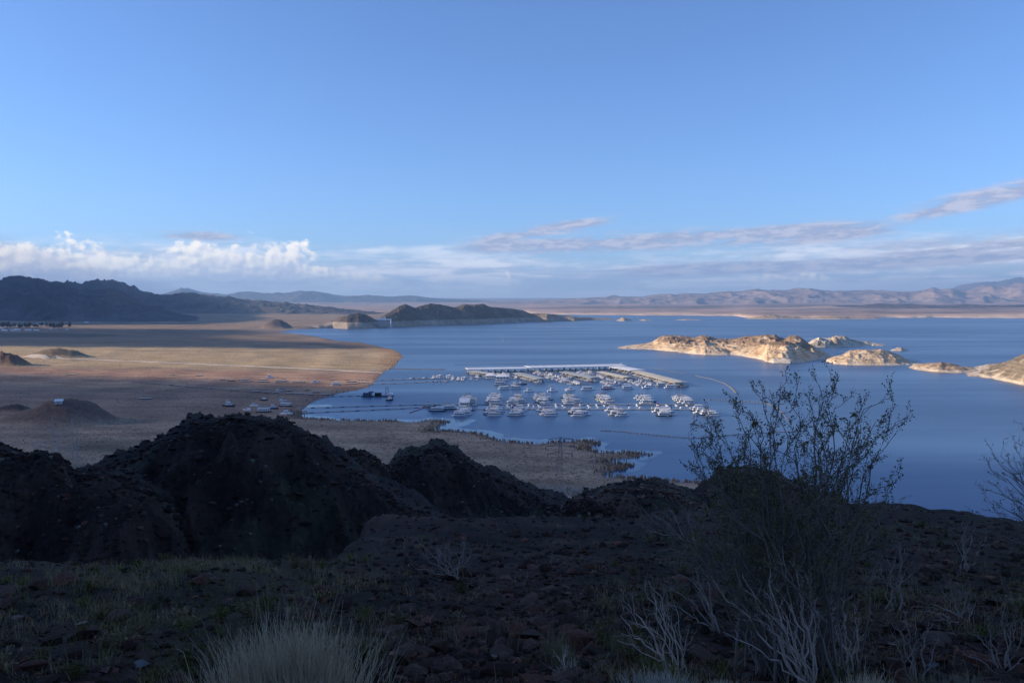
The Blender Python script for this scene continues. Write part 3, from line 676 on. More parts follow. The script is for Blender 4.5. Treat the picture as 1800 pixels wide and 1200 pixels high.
shade_cloud_bank([(-3200, 1690), (-900, 1680), (-330, 1700), (-200, 1790), (-330, 1930), (-640, 2060), (-800, 2300), (-850, 2900), (-3200, 2950)], 2100, 'unseen cloud added left of the picture to dim the sun over the middle plain', 611)
# --- calm shallows along the near shore
gx = np.arange(-275, 330, 1.6); gy = np.arange(440, 775, 1.6); X, Y = np.meshgrid(gx, gy, indexing='ij')
sd = plain_h(X, Y)[1]; lim = -5 - 24 * sst(fbm(X / 60, Y / 40, 3, 77), -0.35, 0.35) * np.clip((Y - 380) / 330, 0.25, 1)
F4 = grid_faces(*X.shape); ok = ((sd < 0.8) & (sd > lim)).ravel()[F4].all(1); F4 = F4[ok]; used = np.unique(F4); mp = -np.ones(X.size, int); mp[used] = np.arange(len(used))
Vv = np.stack([X, Y, np.full(X.shape, 0.012)], -1).reshape(-1, 3)[used]
m_, b_, p_ = mat_new('calm_shallows'); b_.nt.links.new(b_.mix(b_.noise(geo_pos(b_), 0.05, 3.0), (0.05, 0.10, 0.17), (0.03, 0.07, 0.14)), p_.inputs['Base Color']); p_.inputs['IOR'].default_value = 1.33
b_.nt.links.new(b_.sm(b_.noise(geo_pos(b_), 0.09, 4.0), 0.3, 0.7, 0.05, 0.20), p_.inputs['Roughness'])
tag(obj('water', mesh_np('water', Vv, mp[F4][:, ::-1] if False else mp[F4], None, True), m_), 'calm pale shallows along the near shoreline', 'water', kind='structure')

# ------------------------------------------------------------------ marina: materials
MW = mat_plain('white_gelcoat', (0.86, 0.86, 0.85), 0.35, 0.08)
MC = mat_plain('cream_gelcoat', (0.70, 0.63, 0.50), 0.4, 0.1)
MGLASS = mat_plain('tinted_glass', (0.02, 0.025, 0.03), 0.12, 0.05, spec=0.6)
MDECK = mat_plain('weathered_decking', (0.42, 0.41, 0.39), 0.8, 0.2, 0.6)
MFLOAT = mat_plain('dark_float', (0.035, 0.035, 0.04), 0.7, 0.2)
MSTEEL = mat_plain('galvanised_steel', (0.34, 0.35, 0.36), 0.5, 0.2, metal=0.5)
MRUST = mat_plain('rusty_steel', (0.16, 0.075, 0.045), 0.8, 0.3)
MALU = mat_plain('bare_aluminium', (0.60, 0.61, 0.62), 0.4, 0.1, metal=0.6)
def mat_roof(name, c):
    m, b, p = mat_new(name)
    tcn = b.new('ShaderNodeTexCoord').outputs['Object']
    wv = b.new('ShaderNodeTexWave'); b.nt.links.new(tcn, wv.inputs[0]); wv.inputs['Scale'].default_value = 0.35; wv.inputs['Distortion'].default_value = 0.0
    n = b.noise(tcn, 0.12, 6.0, 0.65)
    cc = b.mix(b.sm(n, 0.35, 0.7), (c[0], c[1], c[2]), (c[0] * 0.72, c[1] * 0.70, c[2] * 0.66))
    b.nt.links.new(cc, p.inputs['Base Color']); p.inputs['Roughness'].default_value = 0.5
    bn = b.new('ShaderNodeBump'); bn.inputs['Strength'].default_value = 0.5; bn.inputs['Distance'].default_value = 0.1
    b.nt.links.new(wv.outputs['Fac'], bn.inputs['Height']); b.nt.links.new(bn.outputs[0], p.inputs['Normal'])
    return m
MROOF = {'white': mat_roof('white_metal_roof', (0.90, 0.90, 0.90)), 'grey': mat_roof('grey_metal_roof', (0.42, 0.44, 0.43)), 'cream': mat_roof('cream_metal_roof', (0.66, 0.60, 0.46)), 'dark': mat_roof('dark_metal_roof', (0.16, 0.17, 0.18))}
CAN = {'blue': (0.035, 0.07, 0.20), 'black': (0.02, 0.02, 0.022), 'tan': (0.36, 0.27, 0.17), 'red': (0.32, 0.03, 0.025), 'white': (0.74, 0.74, 0.72), 'green': (0.03, 0.10, 0.07), 'grey': (0.22, 0.23, 0.25)}
MCAN = {k: mat_plain('canvas_' + k, v, 0.85, 0.15) for k, v in CAN.items()}
MHULL = {'white': MW, 'cream': MC, 'blue': mat_plain('blue_hull', (0.03, 0.06, 0.17), 0.3), 'red': mat_plain('red_hull', (0.30, 0.03, 0.03), 0.3), 'dark': mat_plain('dark_hull', (0.03, 0.035, 0.04), 0.4)}

# ------------------------------------------------------------------ marina: boats (bow toward +x, waterline at z = 0)
def hull_mb(L, B, free, bowlen, draft=0.35, rake=0.5, sheer=0.25):
    xs = [-L / 2, -L * 0.25, L / 2 - bowlen, L / 2 - bowlen * 0.5, L / 2 - bowlen * 0.15, L / 2]
    ws = [0.92, 1.0, 1.0, 0.78, 0.34, 0.06]
    rings = []
    for i, (x, q) in enumerate(zip(xs, ws)):
        hw = B / 2 * q; zt = free + sheer * max(0, (i - 1) / 4.0)
        xb = x - rake * (max(0, i - 2) / 3.0)
        rings.append([(x, -hw, zt), (xb, -hw * 0.78, -draft * 0.2), (xb, -hw * 0.35, -draft), (xb, hw * 0.35, -draft), (xb, hw * 0.78, -draft * 0.2), (x, hw, zt)])
    return MB().loft(rings)
def cabin_mb(x0, x1, w0, w1, z0, z1, slope_f=0.6, slope_b=0.1, tum=0.9):
    r = [[(x0, -w0, z0), (x1, -w1, z0), (x1, w1, z0), (x0, w0, z0)], [(x0 + slope_b, -w0 * tum, z1), (x1 - slope_f, -w1 * tum, z1), (x1 - slope_f, w1 * tum, z1), (x0 + slope_b, w0 * tum, z1)]]
    return MB().loft(r)
_cache = {}
def boat_parts(kind, can, hullc):
    key = (kind, can, hullc)
    if key in _cache: return _cache[key]
    P = []
    H = MHULL[hullc]
    def add(name, mb, mat, smooth=False):
        me = mb.mesh(name, smooth); me.materials.append(mat); P.append((name, me))
    if kind == 'houseboat':
        add('hull', hull_mb(15.0, 4.7, 0.8, 2.2, 0.4, 0.6, 0.15), H)
        add('cabin', cabin_mb(-5.8, 4.4, 2.1, 2.0, 0.82, 3.1, 0.5, 0.05, 0.98), MW)
        wb = MB()
        for s in (-1, 1):
            for k in range(5): wb.box((-4.6 + k * 1.9, s * 2.09, 2.1), (1.35, 0.06, 0.85))
        wb.box((4.22, 0, 2.1), (0.08, 3.0, 0.9)); wb.box((-5.83, 0, 1.9), (0.06, 1.6, 1.7))
        add('window_band', wb, MGLASS)
        ud = MB().box((-0.6, 0, 3.16), (11.2, 4.6, 0.12))
        for s in (-1, 1):
            ud.box((-0.6, s * 2.22, 4.0), (11.0, 0.05, 0.06)); ud.box((-0.6, s * 2.22, 3.6), (11.0, 0.03, 0.04))
            for k in range(7): ud.box((-6.0 + k * 1.8, s * 2.22, 3.6), (0.06, 0.06, 0.8))
        ud.box((-6.1, 0, 4.0), (0.05, 4.4, 0.06))
        add('upper_deck', ud, MW)
        add('flybridge', MB().box((2.6, 0, 3.75), (1.2, 2.2, 1.05), 0.85), MW)
        cp = MB().box((-1.0, 0, 5.45), (6.6, 4.2, 0.14), 0.96)
        add('canopy', cp, MCAN[can])
        fr = MB()
        for sx in (-4.1, 2.1):
            for s in (-1, 1): fr.box((sx, s * 1.95, 4.3), (0.08, 0.08, 2.2))
        add('canopy_frame', fr, MALU)
        add('slide', MB().loft([[(-6.0, 1.2, 3.3), (-6.0, 1.9, 3.3), (-6.0, 1.9, 3.5), (-6.0, 1.2, 3.5)], [(-7.6, 1.2, 1.1), (-7.6, 1.9, 1.1), (-7.6, 1.9, 1.25), (-7.6, 1.2, 1.25)]]), MCAN['blue'] if can != 'blue' else MW)
    elif kind == 'cruiser':
        add('hull', hull_mb(11.5, 3.7, 1.25, 4.4, 0.5, 1.0, 0.45), H)
        add('cabin', cabin_mb(-2.6, 3.2, 1.45, 0.85, 1.25, 2.35, 1.5, 0.0, 0.85), MW)
        add('windshield', cabin_mb(-2.2, 1.9, 1.40, 1.18, 2.30, 2.85, 1.0, 0.1, 0.85), MGLASS)
        add('flybridge', cabin_mb(-2.4, 1.0, 1.25, 1.05, 2.85, 3.5, 0.5, 0.0, 0.92), MW)
        hb = MB().box((-1.4, 0, 4.75), (3.0, 2.3, 0.1), 0.94)
        add('canopy', hb, MCAN[can])
        fr = MB()
        for sx in (-2.7, -0.2):
            for s in (-1, 1): fr.box((sx, s * 1.05, 4.1), (0.06, 0.06, 1.25))
        fr.tube([(-2.9, 0, 3.4), (-2.9, 0, 6.4)], 0.05, 4)
        add('canopy_frame', fr, MALU)
        rl = MB()
        for s in (-1, 1): rl.tube([(0.5, s * 1.6, 2.15), (3.0, s * 1.45, 2.25), (5.2, s * 0.45, 2.4)], 0.03, 3)
        add('bow_rail', rl, MALU)
    elif kind == 'runabout':
        add('hull', hull_mb(7.2, 2.5, 0.85, 3.0, 0.35, 0.6, 0.3), H)
        add('windshield', cabin_mb(-0.2, 1.2, 0.95, 0.75, 0.95, 1.45, 0.7, 0.3, 0.9), MGLASS)
        add('cover', cabin_mb(-3.2, 0.1, 1.1, 1.0, 0.86, 1.95, 0.4, 0.7, 0.62), MCAN[can])
        add('outboard_motor', MB().box((-3.75, 0, 0.75), (0.45, 0.45, 1.0), 0.8), MCAN['black'])
    elif kind == 'sailboat':
        add('hull', hull_mb(9.5, 2.9, 1.0, 4.4, 0.5, 1.2, 0.3), H)
        add('cabin', cabin_mb(-1.0, 2.8, 0.95, 0.6, 1.05, 1.6, 0.8, 0.1, 0.85), MW)
        add('mast', MB().tube([(0.9, 0, 1.2), (0.9, 0, 13.5)], [0.11, 0.07], 5), MALU)
        add('boom', MB().tube([(0.8, 0, 2.5), (-3.4, 0, 2.45)], [0.2, 0.14], 6), MCAN[can])
        add('rigging', MB().tube([(4.6, 0, 1.3), (0.9, 0, 13.2)], 0.025, 3).tube([(-4.6, 0, 1.2), (0.9, 0, 13.4)], 0.025, 3), MSTEEL)
    _cache[key] = P
    return P
def put_boat(kind, can, hullc, loc, heading, label, group, sc=1.0, parts=None):
    e = empty(kind, loc, heading)
    if sc != 1.0: e.scale = (sc, sc, sc)
    for nm, me in boat_parts(kind, can, hullc):
        if parts and nm not in parts: continue
        c = bpy.data.objects.new(nm, me); scn.collection.objects.link(c); c.parent = e
    tag(e, label, kind, group)
    return e
def rc(seq, wts=None): return random.choices(seq, wts)[0]

# ------------------------------------------------------------------ marina: docks
def strip_mb(path, width, zt, thick):
    P = [Vector((p[0], p[1], 0)) for p in path]; mb = MB(); rings = []
    for i, p in enumerate(P):
        d = (P[min(i + 1, len(P) - 1)] - P[max(0, i - 1)]).normalized(); nn_ = Vector((-d.y, d.x, 0)) * width / 2
        rings.append([(p.x + nn_.x, p.y + nn_.y, zt), (p.x + nn_.x, p.y + nn_.y, zt - thick), (p.x - nn_.x, p.y - nn_.y, zt - thick), (p.x - nn_.x, p.y - nn_.y, zt)])
    return mb.loft(rings)
def resample(path, step):
    P = [Vector((p[0], p[1], 0)) for p in path]; out = [P[0].copy()]; acc = 0.0
    for a, b in zip(P[:-1], P[1:]):
        L = (b - a).length; t = step - acc
        while t <= L:
            out.append(a.lerp(b, t / L)); t += step
        acc = L - (t - step)
    return out
FLOATME = MB().box((0, 0, -0.05), (3.2, 2.6, 0.5)).mesh('float'); FLOATME.materials.append(MFLOAT)
def walkway(path, width, label, group='floating walkways of the marina', fl=14.0):
    e = empty('floating_walkway', (path[0][0], path[0][1], 0))
    q = [(p[0] - path[0][0], p[1] - path[0][1]) for p in path]
    obj('deck', strip_mb(q, width, 0.62, 0.18).mesh('deck'), MDECK, e)
    for p in resample(q, fl):
        f = bpy.data.objects.new('float', FLOATME); scn.collection.objects.link(f); f.parent = e; f.location = (p.x, p.y, 0.1); f.scale = (1, max(0.4, width / 2.8), 1)
    return tag(e, label, 'walkway', group)
def gl(pts): return [(G(p, q).x, G(p, q).y) for p, q in pts]

walkway(gl([(634, 669.4), (700, 667.2), (780, 665), (858, 662.8)]), 3.2, 'upper floating walkway from the bare beach to the covered slips')
walkway(gl([(634, 676), (700, 673.8), (760, 671.2), (812, 669)]), 3.0, 'lower of the two pale walkways from the bare beach to the covered slips')
FX = [-45, -17, 5, 32, 61, 96, 138, 176]
FARW = gl([(523, 717.5), (640, 714), (745, 711.2)]) + [(-70, 776), (0, 775), (90, 774), (186, 772)]
NEARW = gl([(520, 726.5), (640, 721), (745, 716.2)]) + [(-70, 742), (0, 741), (90, 740), (186, 738)]
walkway(FARW, 3.0, 'farther of the two long walkways through the houseboat fingers')
walkway(NEARW, 3.0, 'nearer of the two long walkways through the houseboat fingers')
for i, fx in enumerate(FX):
    walkway([(fx, 838), (fx, 778)], 1.8, '%s houseboat finger pier from the left, beyond the long walkways' % ORD[i], 'finger piers of the houseboat rows', 12)
    walkway([(fx, 737), (fx, 694)], 1.8, '%s houseboat finger pier from the left, nearer than the long walkways' % ORD[i], 'finger piers of the houseboat rows', 12)
for i, fx in enumerate(FX):
    for side, y0, y1, n in (('above', 782, 838, 8), ('below', 694, 735, 6)):
        if i == 0 and side == 'above': n = 5
        for k in range(n):
            y = y0 + (y1 - y0) * (k + 0.5) / n + random.uniform(-0.6, 0.6)
            order = k if side == 'above' else n - 1 - k
            sgn = 1 if (k + i) % 2 else -1
            kind = rc(['houseboat', 'cruiser', 'sailboat'], [0.72, 0.2, 0.08])
            can = rc(['blue', 'white', 'black', 'tan', 'grey', 'green'], [4, 5, 2, 3, 2, 1])
            hl = rc(['white', 'cream', 'blue', 'dark'], [7, 2, 1, 0.6])
            head = 0.0 if sgn > 0 else math.pi
            off = 0.9 if kind == 'houseboat' else 0
            put_boat(kind, can, hl, (fx + sgn * 1.5 + off * sgn + random.uniform(-1.2, 1.2), y, 0), head + random.uniform(-0.04, 0.04),
                     '%s with %s %s, %s boat %s the walkways, %s finger from left' % (kind, can, {'houseboat': 'canopy', 'cruiser': 'canopy', 'sailboat': 'sail cover'}[kind], ORD[order], side, ORD[i]),
                     'boats moored along the houseboat fingers', random.uniform(0.84, 1.05))
# small boats lying between the two long walkways
k = 0
for i in range(len(FX) - 1):
    xs = np.linspace(FX[i] + 5, FX[i + 1] - 5, 4 if i else 3)
    for j, x in enumerate(xs):
        for (yb, hd, wn) in ((748.0, 1.57, 'near'), (767.0, -1.57, 'far')):
            if random.random() < 0.2: continue
            can = rc(['blue', 'white', 'black', 'red', 'grey'], [3, 5, 2, 1, 2])
            put_boat('runabout', can, 'white', (x + random.uniform(-1, 1), yb, 0), hd, '%s-covered runabout at the %s walkway, %s between fingers %s and %s' % (can, wn, ORD[j], ORD[i], ORD[i + 1]),
                     'runabouts between the long walkways', random.uniform(0.8, 1.05)); k += 1

# covered docks of the back basin
POSTME = MB().box((0, 0, 2.4), (0.28, 0.28, 4.8)).mesh('post'); POSTME.materials.append(MSTEEL)
def covered_dock(x0, y0, x1, y1, wd_, zr, col, label, boats, pitch=0.05, side_lbl=''):
    L = math.hypot(x1 - x0, y1 - y0); hd = math.atan2(y1 - y0, x1 - x0)
    e = empty('covered_dock', (x0, y0, 0), hd)
    rs = zr + wd_ * 0.5 * pitch; h = wd_ / 2
    mb = MB().loft([[(0, -h, zr), (0, 0, rs), (0, h, zr), (0, h, zr - 0.35), (0, -h, zr - 0.35)], [(L, -h, zr), (L, 0, rs), (L, h, zr), (L, h, zr - 0.35), (L, -h, zr - 0.35)]])
    rf = obj('roof', mb.mesh('roof'), MROOF[col], e)
    obj('ridge_cap', MB().box((L / 2, 0, rs + 0.03), (L, 0.5, 0.12)).mesh('ridge_cap'), MROOF[col], rf)
    fa = MB().box((L / 2, -h - 0.06, zr - 0.3), (L, 0.1, 0.55)).box((L / 2, h + 0.06, zr - 0.3), (L, 0.1, 0.55))
    obj('fascia', fa.mesh('fascia'), MROOF[col], rf)
    obj('deck', MB().box((L / 2, 0, 0.5), (L, 2.6, 0.25)).mesh('deck'), MDECK, e)
    npst = max(3, int(L / 13))
    for k in range(npst):
        for s in (-1, 1):
            p = bpy.data.objects.new('post', POSTME); scn.collection.objects.link(p); p.parent = e
            p.location = (0.6 + (L - 1.2) * k / (npst - 1), s * (h - 0.5), 0.0); p.scale = (1, 1, (zr - 0.36) / 4.8)
    tag(e, label, 'covered dock', 'covered docks of the back basin')
    ex, ey = math.cos(hd), math.sin(hd); nx_, ny_ = -ey, ex
    nb = int(L / boats) if boats else 0
    for k in range(nb):
        for s in (-1, 1):
            t = (k + 0.5) / nb * L
            can = rc(['blue', 'white', 'black', 'red', 'tan', 'grey'], [3, 5, 2, 1, 2, 2]); kind = rc(['cruiser', 'runabout'], [0.55, 0.45])
            off = max(h - 4.3, 3.5)
            put_boat(kind, can, rc(['white', 'cream', 'blue', 'red'], [8, 2, 1, .5]), (x0 + ex * t + nx_ * s * off, y0 + ey * t + ny_ * s * off, 0), hd + s * math.pi / 2,
                     '%s with %s %s, %s on the %s side under %s' % (kind, can, 'cover' if kind == 'runabout' else 'canopy', ORD[min(k, 38)], 'left' if nx_ * s < 0 else 'right', side_lbl) if abs(ny_) < 0.7 else
                     '%s with %s %s, %s on the %s side under %s' % (kind, can, 'cover' if kind == 'runabout' else 'canopy', ORD[min(k, 38)], 'near' if ny_ * s < 0 else 'far', side_lbl),
                     'boats under the covered docks', random.uniform(0.8, 0.95) if kind == 'cruiser' else 1.0, None)
covered_dock(-66, 1134, 20, 1152, 30, 6.0, 'white', 'long white dock roof, left section at the back of the marina', 9.0, 0.04, 'left long roof')
covered_dock(22, 1160, 168, 1197, 36, 6.6, 'white', 'longest white dock roof, right section at the back of the marina', 9.0, 0.04, 'longest roof')
covered_dock(157, 1172, 178, 1108, 26, 6.0, 'white', 'broad white dock roof at the right back corner of the marina', 9.0, 0.05, 'corner roof')
covered_dock(176, 1100, 203, 940, 19, 5.4, 'cream', 'long cream dock roof along the right side of the marina', 5.5, 0.09, 'cream roof')
covered_dock(8, 1076, 38, 988, 15, 5.2, 'grey', 'grey-green dock roof left of centre in the marina basin', 5.5, 0.09, 'left grey roof')
covered_dock(73, 1094, 106, 1002, 15, 5.2, 'grey', 'grey-green dock roof in the centre of the marina basin', 5.5, 0.09, 'centre grey roof')
covered_dock(124, 1094, 149, 1008, 13, 5.2, 'cream', 'narrow pale dock roof right of centre in the marina basin', 5.5, 0.09, 'narrow roof')
covered_dock(-54, 1108, -24, 1062, 13, 5.0, 'grey', 'small grey dock roof at the left end of the basin', 5.5, 0.09, 'small roof')
walkway([(-62, 1112), (20, 1128), (165, 1158)], 3.0, 'walkway along the front of the long white roofs')
ROWS = [((-22, 1116), (2, 1046), 'first'), ((40, 1128), (80, 962), 'second'), ((104, 1136), (128, 955), 'third'), ((150, 1066), (164, 950), 'fourth')]
for (a_, b_, nm) in ROWS:
    walkway([a_, b_], 1.8, '%s open slip pier from the left in the marina basin' % nm, 'open slip piers', 13)
    L = math.hypot(b_[0] - a_[0], b_[1] - a_[1]); ex, ey = (b_[0] - a_[0]) / L, (b_[1] - a_[1]) / L; hd = math.atan2(ey, ex)
    nb = int(L / 4.5)
    for k in range(nb):
        for s in (-1, 1):
            if random.random() < 0.08: continue
            t = (k + 0.5) / nb * L; kind = rc(['runabout', 'cruiser', 'sailboat', 'houseboat'], [0.42, 0.42, 0.05, 0.11])
            can = rc(['blue', 'white', 'black', 'red', 'tan', 'grey'], [4, 5, 2, 1.2, 2, 2])
            off = {'runabout': 5.2, 'cruiser': 6.8, 'sailboat': 6.2, 'houseboat': 7.4}[kind]
            sd_ = 'left' if (-ey * s) < 0 else 'right'
            put_boat(kind, can, rc(['white', 'cream', 'blue', 'red', 'dark'], [9, 2, 0.8, 0.8, 0.5]), (a_[0] + ex * t - ey * s * off, a_[1] + ey * t + ex * s * off, 0), hd + s * math.pi / 2 + random.uniform(-.05, .05),
                     '%s with %s %s, %s from the back, %s side of %s open pier' % (kind, can, {'runabout': 'cover', 'sailboat': 'sail cover'}.get(kind, 'canopy'), ORD[min(k, 38)], sd_, nm), 'boats in the open slips', random.uniform(0.70, 0.92) * (0.9 if kind == 'houseboat' else 1))
# larger boats at the outer ends
for px, py, kind, can, hl, hd, lb in [(888, 684, 'houseboat', 'blue', 'white', 0.1, 'houseboat with blue canopy moored alone off the left end of the basin'), (902, 679, 'cruiser', 'white', 'blue', 3.0, 'blue-hulled cruiser behind the lone blue-canopied houseboat'),
                                      (908, 683.5, 'houseboat', 'grey', 'white', 0.1, 'grey-canopied houseboat second from left off the basin'), (931, 688.5, 'cruiser', 'black', 'white', 0.05, 'large white cruiser with black canopy at the front left of the basin'),
                                      (918, 676, 'cruiser', 'blue', 'dark', 0.1, 'dark-hulled cruiser just below the left grey roof'), (880, 676, 'houseboat', 'tan', 'cream', 0.0, 'cream houseboat with tan canopy below the white marina store'),
                                      (972, 688, 'cruiser', 'red', 'white', 0.1, 'white cruiser with red canopy in front of the second pier'), (1002, 686, 'cruiser', 'blue', 'white', 3.2, 'white cruiser with blue canopy in front of the second pier'),
                                      (1034, 685, 'houseboat', 'black', 'white', 0.0, 'white houseboat with black canopy in front of the centre roof'), (1069, 683.5, 'houseboat', 'red', 'red', 0.0, 'red-hulled houseboat at the front of the basin'),
                                      (1104, 683.5, 'houseboat', 'white', 'white', 0.1, 'all-white houseboat at the front of the basin beside the red one'), (1138, 682, 'cruiser', 'white', 'white', 0.1, 'white cruiser at the front of the basin, left of the cream roof'),
                                      (1164, 678, 'houseboat', 'white', 'cream', 0.1, 'cream houseboat at the near end of the cream roof'), (1180, 681.5, 'houseboat', 'tan', 'white', 0.05, 'white houseboat with tan canopy at the right front corner of the basin'),
                                      (770, 722.5, 'houseboat', 'black', 'dark', 0.0, 'dark work boat with black canopy left of the first finger'), (790, 719, 'houseboat', 'grey', 'dark', 0.2, 'dark-hulled houseboat with grey canopy beside the first finger'),
                                      (755, 715.5, 'cruiser', 'red', 'dark', 0.0, 'dark cruiser with red canopy at the end of the shore walkways'), (1094, 643.4, 'cruiser', 'white', 'white', 0.2, 'white cruiser alone behind the right end of the longest roof'),
                                      (910, 567.4, 'cruiser', 'white', 'white', 0.0, 'distant white motor boat off the peninsula'), (686, 703, 'cruiser', 'grey', 'dark', 1.2, 'small dark tug in front of the work barge')]:
    g = G(px, py); put_boat(kind, can, hl, (g.x, g.y, 0), hd, lb, None, 1.6 if py < 600 else 1.1)
# boats along the walkway from the beach
for i, (px, py, kind) in enumerate([(722, 667, 'runabout'), (729, 666.7, 'runabout'), (737, 666.6, 'runabout'), (745, 666.2, 'runabout'), (751, 666, 'runabout'), (762, 665.6, 'cruiser'), (772, 664.5, 'houseboat'), (789, 664.4, 'houseboat'), (796, 667.4, 'cruiser'), (806, 667.6, 'cruiser'), (815, 668, 'houseboat'), (828, 668, 'cruiser'), (838, 667.6, 'houseboat'), (775, 673, 'runabout'), (762, 673.6, 'runabout'), (784, 672.4, 'runabout')]):
    g = G(px, py - 0.9); put_boat(kind, rc(['white', 'blue', 'tan']), 'white', (g.x, g.y, 0), 1.4, 'white %s on the beach walkways, %s from the shore end' % (kind, ORD[i]), 'boats along the beach walkways', 1.0)
# lake sailing boat under way
sb = empty('sailboat', G(886, 599.5))
for nm, me in boat_parts('sailboat', 'white', 'white'):
    c_ = bpy.data.objects.new(nm, me); scn.collection.objects.link(c_); c_.parent = sb
obj('sail', MB().loft([[(0.8, -0.06, 2.6), (-3.4, -0.06, 2.6), (-3.4, 0.06, 2.6), (0.8, 0.06, 2.6)], [(0.85, -0.04, 13.0), (0.55, -0.04, 13.0), (0.55, 0.04, 13.0), (0.85, 0.04, 13.0)]]).mesh('sail'), MCAN['white'], sb)
tag(sb, 'lone white sailboat under sail in the open lake', 'sailboat'); sb.rotation_euler = (0, 0, 0.5)

# floating buildings
def float_building(px, py, w_, d_, h_, roofc, label, hip=True, rz=0.0):
    g = G(px, py); e = empty('marina_building', (g.x, g.y, 0), rz)
    obj('float', MB().box((0, 0, 0.25), (w_ + 3, d_ + 3, 0.6)).mesh('float'), MDECK, e)
    obj('wall', MB().box((0, 0, 0.55 + h_ / 2), (w_, d_, h_)).mesh('wall'), MW, e)
    z = 0.55 + h_
    a, b = w_ / 2 + 0.7, d_ / 2 + 0.7
    rg = a - b * 0.9 if hip else a
    rg = max(rg, 0.3)
    mb = MB(); mb.v = [(-a, -b, z), (a, -b, z), (a, b, z), (-a, b, z), (-rg, 0, z + b * 0.45), (rg, 0, z + b * 0.45)]
    mb.f = [[0, 1, 5, 4], [2, 3, 4, 5], [1, 2, 5], [3, 0, 4], [3, 2, 1, 0]]
    obj('roof', mb.mesh('roof'), MROOF[roofc], e)
    for k in range(4):
        for s in (-1, 1):
            wn = obj('window', MB().box((-w_ * 0.36 + k * w_ * 0.24, s * (d_ / 2 + 0.03), 0.55 + h_ * 0.55), (w_ * 0.14, 0.08, h_ * 0.4)).mesh('window'), MGLASS, e)
    obj('door', MB().box((-w_ / 2 - 0.03, 0, 1.6), (0.08, 1.1, 2.0)).mesh('door'), MCAN['blue'], e)
    return tag(e, label, 'building', 'floating buildings of the marina')
float_building(864, 664.6, 13, 12, 3.4, 'white', 'white marina store with a peaked white roof at the walkway end')
float_building(884, 667.5, 17, 11, 4.2, 'white', 'long white marina building right of the peaked store')
float_building(876, 663.2, 10, 9, 3.2, 'cream', 'small cream-roofed marina building behind the white ones')
float_building(817, 712, 9, 15, 3.0, 'white', 'white-roofed fuel dock building at the first houseboat finger', False, 0.0)
float_building(830, 711, 8, 15, 3.4, 'grey', 'grey-roofed building beside the fuel dock', False, 0.0)

# work barge with a derrick
g = G(664, 696.5); e = empty('work_barge', (g.x, g.y, 0), 0.05)
obj('hull', MB().loft([[(-17, -5, 0.3), (-15.5, -5, -0.5), (15.5, -5, -0.5), (17, -5, 0.3), (17, -5, 1.1), (-17, -5, 1.1)], [(-17, 5, 0.3), (-15.5, 5, -0.5), (15.5, 5, -0.5), (17, 5, 0.3), (17, 5, 1.1), (-17, 5, 1.1)]]).mesh('hull'), MHULL['dark'], e)
obj('cabin', MB().box((-11, 0, 2.6), (9, 6, 3.0)).box((-7, 0, 4.7), (5, 5, 1.4)).mesh('cabin'), mat_plain('barge_blue', (0.10, 0.14, 0.22), 0.6), e)
for k in range(3): obj('window', MB().box((-13.6 + k * 2.6, -3.04, 2.9), (1.4, 0.06, 1.0)).mesh('window'), MGLASS, e)
obj('tank', MB().tube([(-3, 0, 2.6), (4, 0, 2.6)], 1.5, 12).mesh('tank', True), MHULL['dark'], e)
obj('deckhouse', MB().box((13, 0, 2.2), (6, 6, 2.2)).mesh('deckhouse'), MW, e)
dr = MB()
for s in (-1, 1):
    for x in (8.6, 11.4): dr.box((x, s * 1.4, 5.6), (0.25, 0.25, 9.0))
for z in (3.5, 5.8, 8.0, 10.0): dr.box((10, -1.4, z), (3.0, 0.18, 0.18)).box((10, 1.4, z), (3.0, 0.18, 0.18)).box((8.6, 0, z), (0.18, 3.0, 0.18)).box((11.4, 0, z), (0.18, 3.0, 0.18))
obj('derrick', dr.mesh('derrick'), MSTEEL, e)
tag(e, 'dark work barge with a steel derrick and blue deckhouse near the beach', 'barge')
walkway(gl([(570, 697.4), (605, 696.4), (642, 695.5)]), 1.6, 'thin gangway from the beach to the work barge', fl=9)

# floating breakwaters and booms
TYRE = MB().tube([(-1.1, 0, 0.1), (1.1, 0, 0.1)], 0.55, 7).mesh('float', True)
def boom(pts, label, mat, step=3.0, sc=1.0, cat='breakwater', name='floating_breakwater'):
    P = gl(pts); e = empty(name, (P[0][0], P[0][1], 0)); q = [(a - P[0][0], b - P[0][1]) for a, b in P]
    obj('cable', strip_mb(q, 0.5, 0.22, 0.3).mesh('cable'), MFLOAT, e)
    rs = resample(q, step)
    for i, p in enumerate(rs):
        d = rs[min(i + 1, len(rs) - 1)] - rs[max(0, i - 1)]
        f = bpy.data.objects.new('float', TYRE); scn.collection.objects.link(f); f.parent = e; f.location = (p.x, p.y, 0); f.rotation_euler = (0, 0, math.atan2(d.y, d.x)); f.scale = (sc, sc * random.uniform(0.5, 0.95), sc * random.uniform(0.5, 0.95))
    return tag(e, label, cat, 'floating booms around the marina')
TYRE.materials.append(mat_plain('boom_float', (0.20, 0.20, 0.20), 0.8, 0.3))
boom([(1057, 757), (1090, 758.5), (1150, 764.5), (1195, 769), (1215, 770.6), (1240, 769.2), (1290, 764.2), (1340, 761), (1420, 757.5)], 'long curved dark float line nearest the foreground, left of the creosote bush', MFLOAT, 3.2, 1.0)
boom([(1108, 645.5), (1140, 646), (1165, 650), (1192, 655), (1206, 657.6)], 'thin dark float line trailing from the right back corner of the marina', MFLOAT, 4.0, 1.0)
boom([(1224, 661), (1250, 666), (1275, 674.5), (1284, 681), (1293, 691)], 'short brown curved log boom right of the marina', MFLOAT, 2.6, 1.5)
boom([(1284, 680), (1290, 686), (1295, 691)], 'thick tangled end piece of the brown log boom', MFLOAT, 2.4, 2.2)
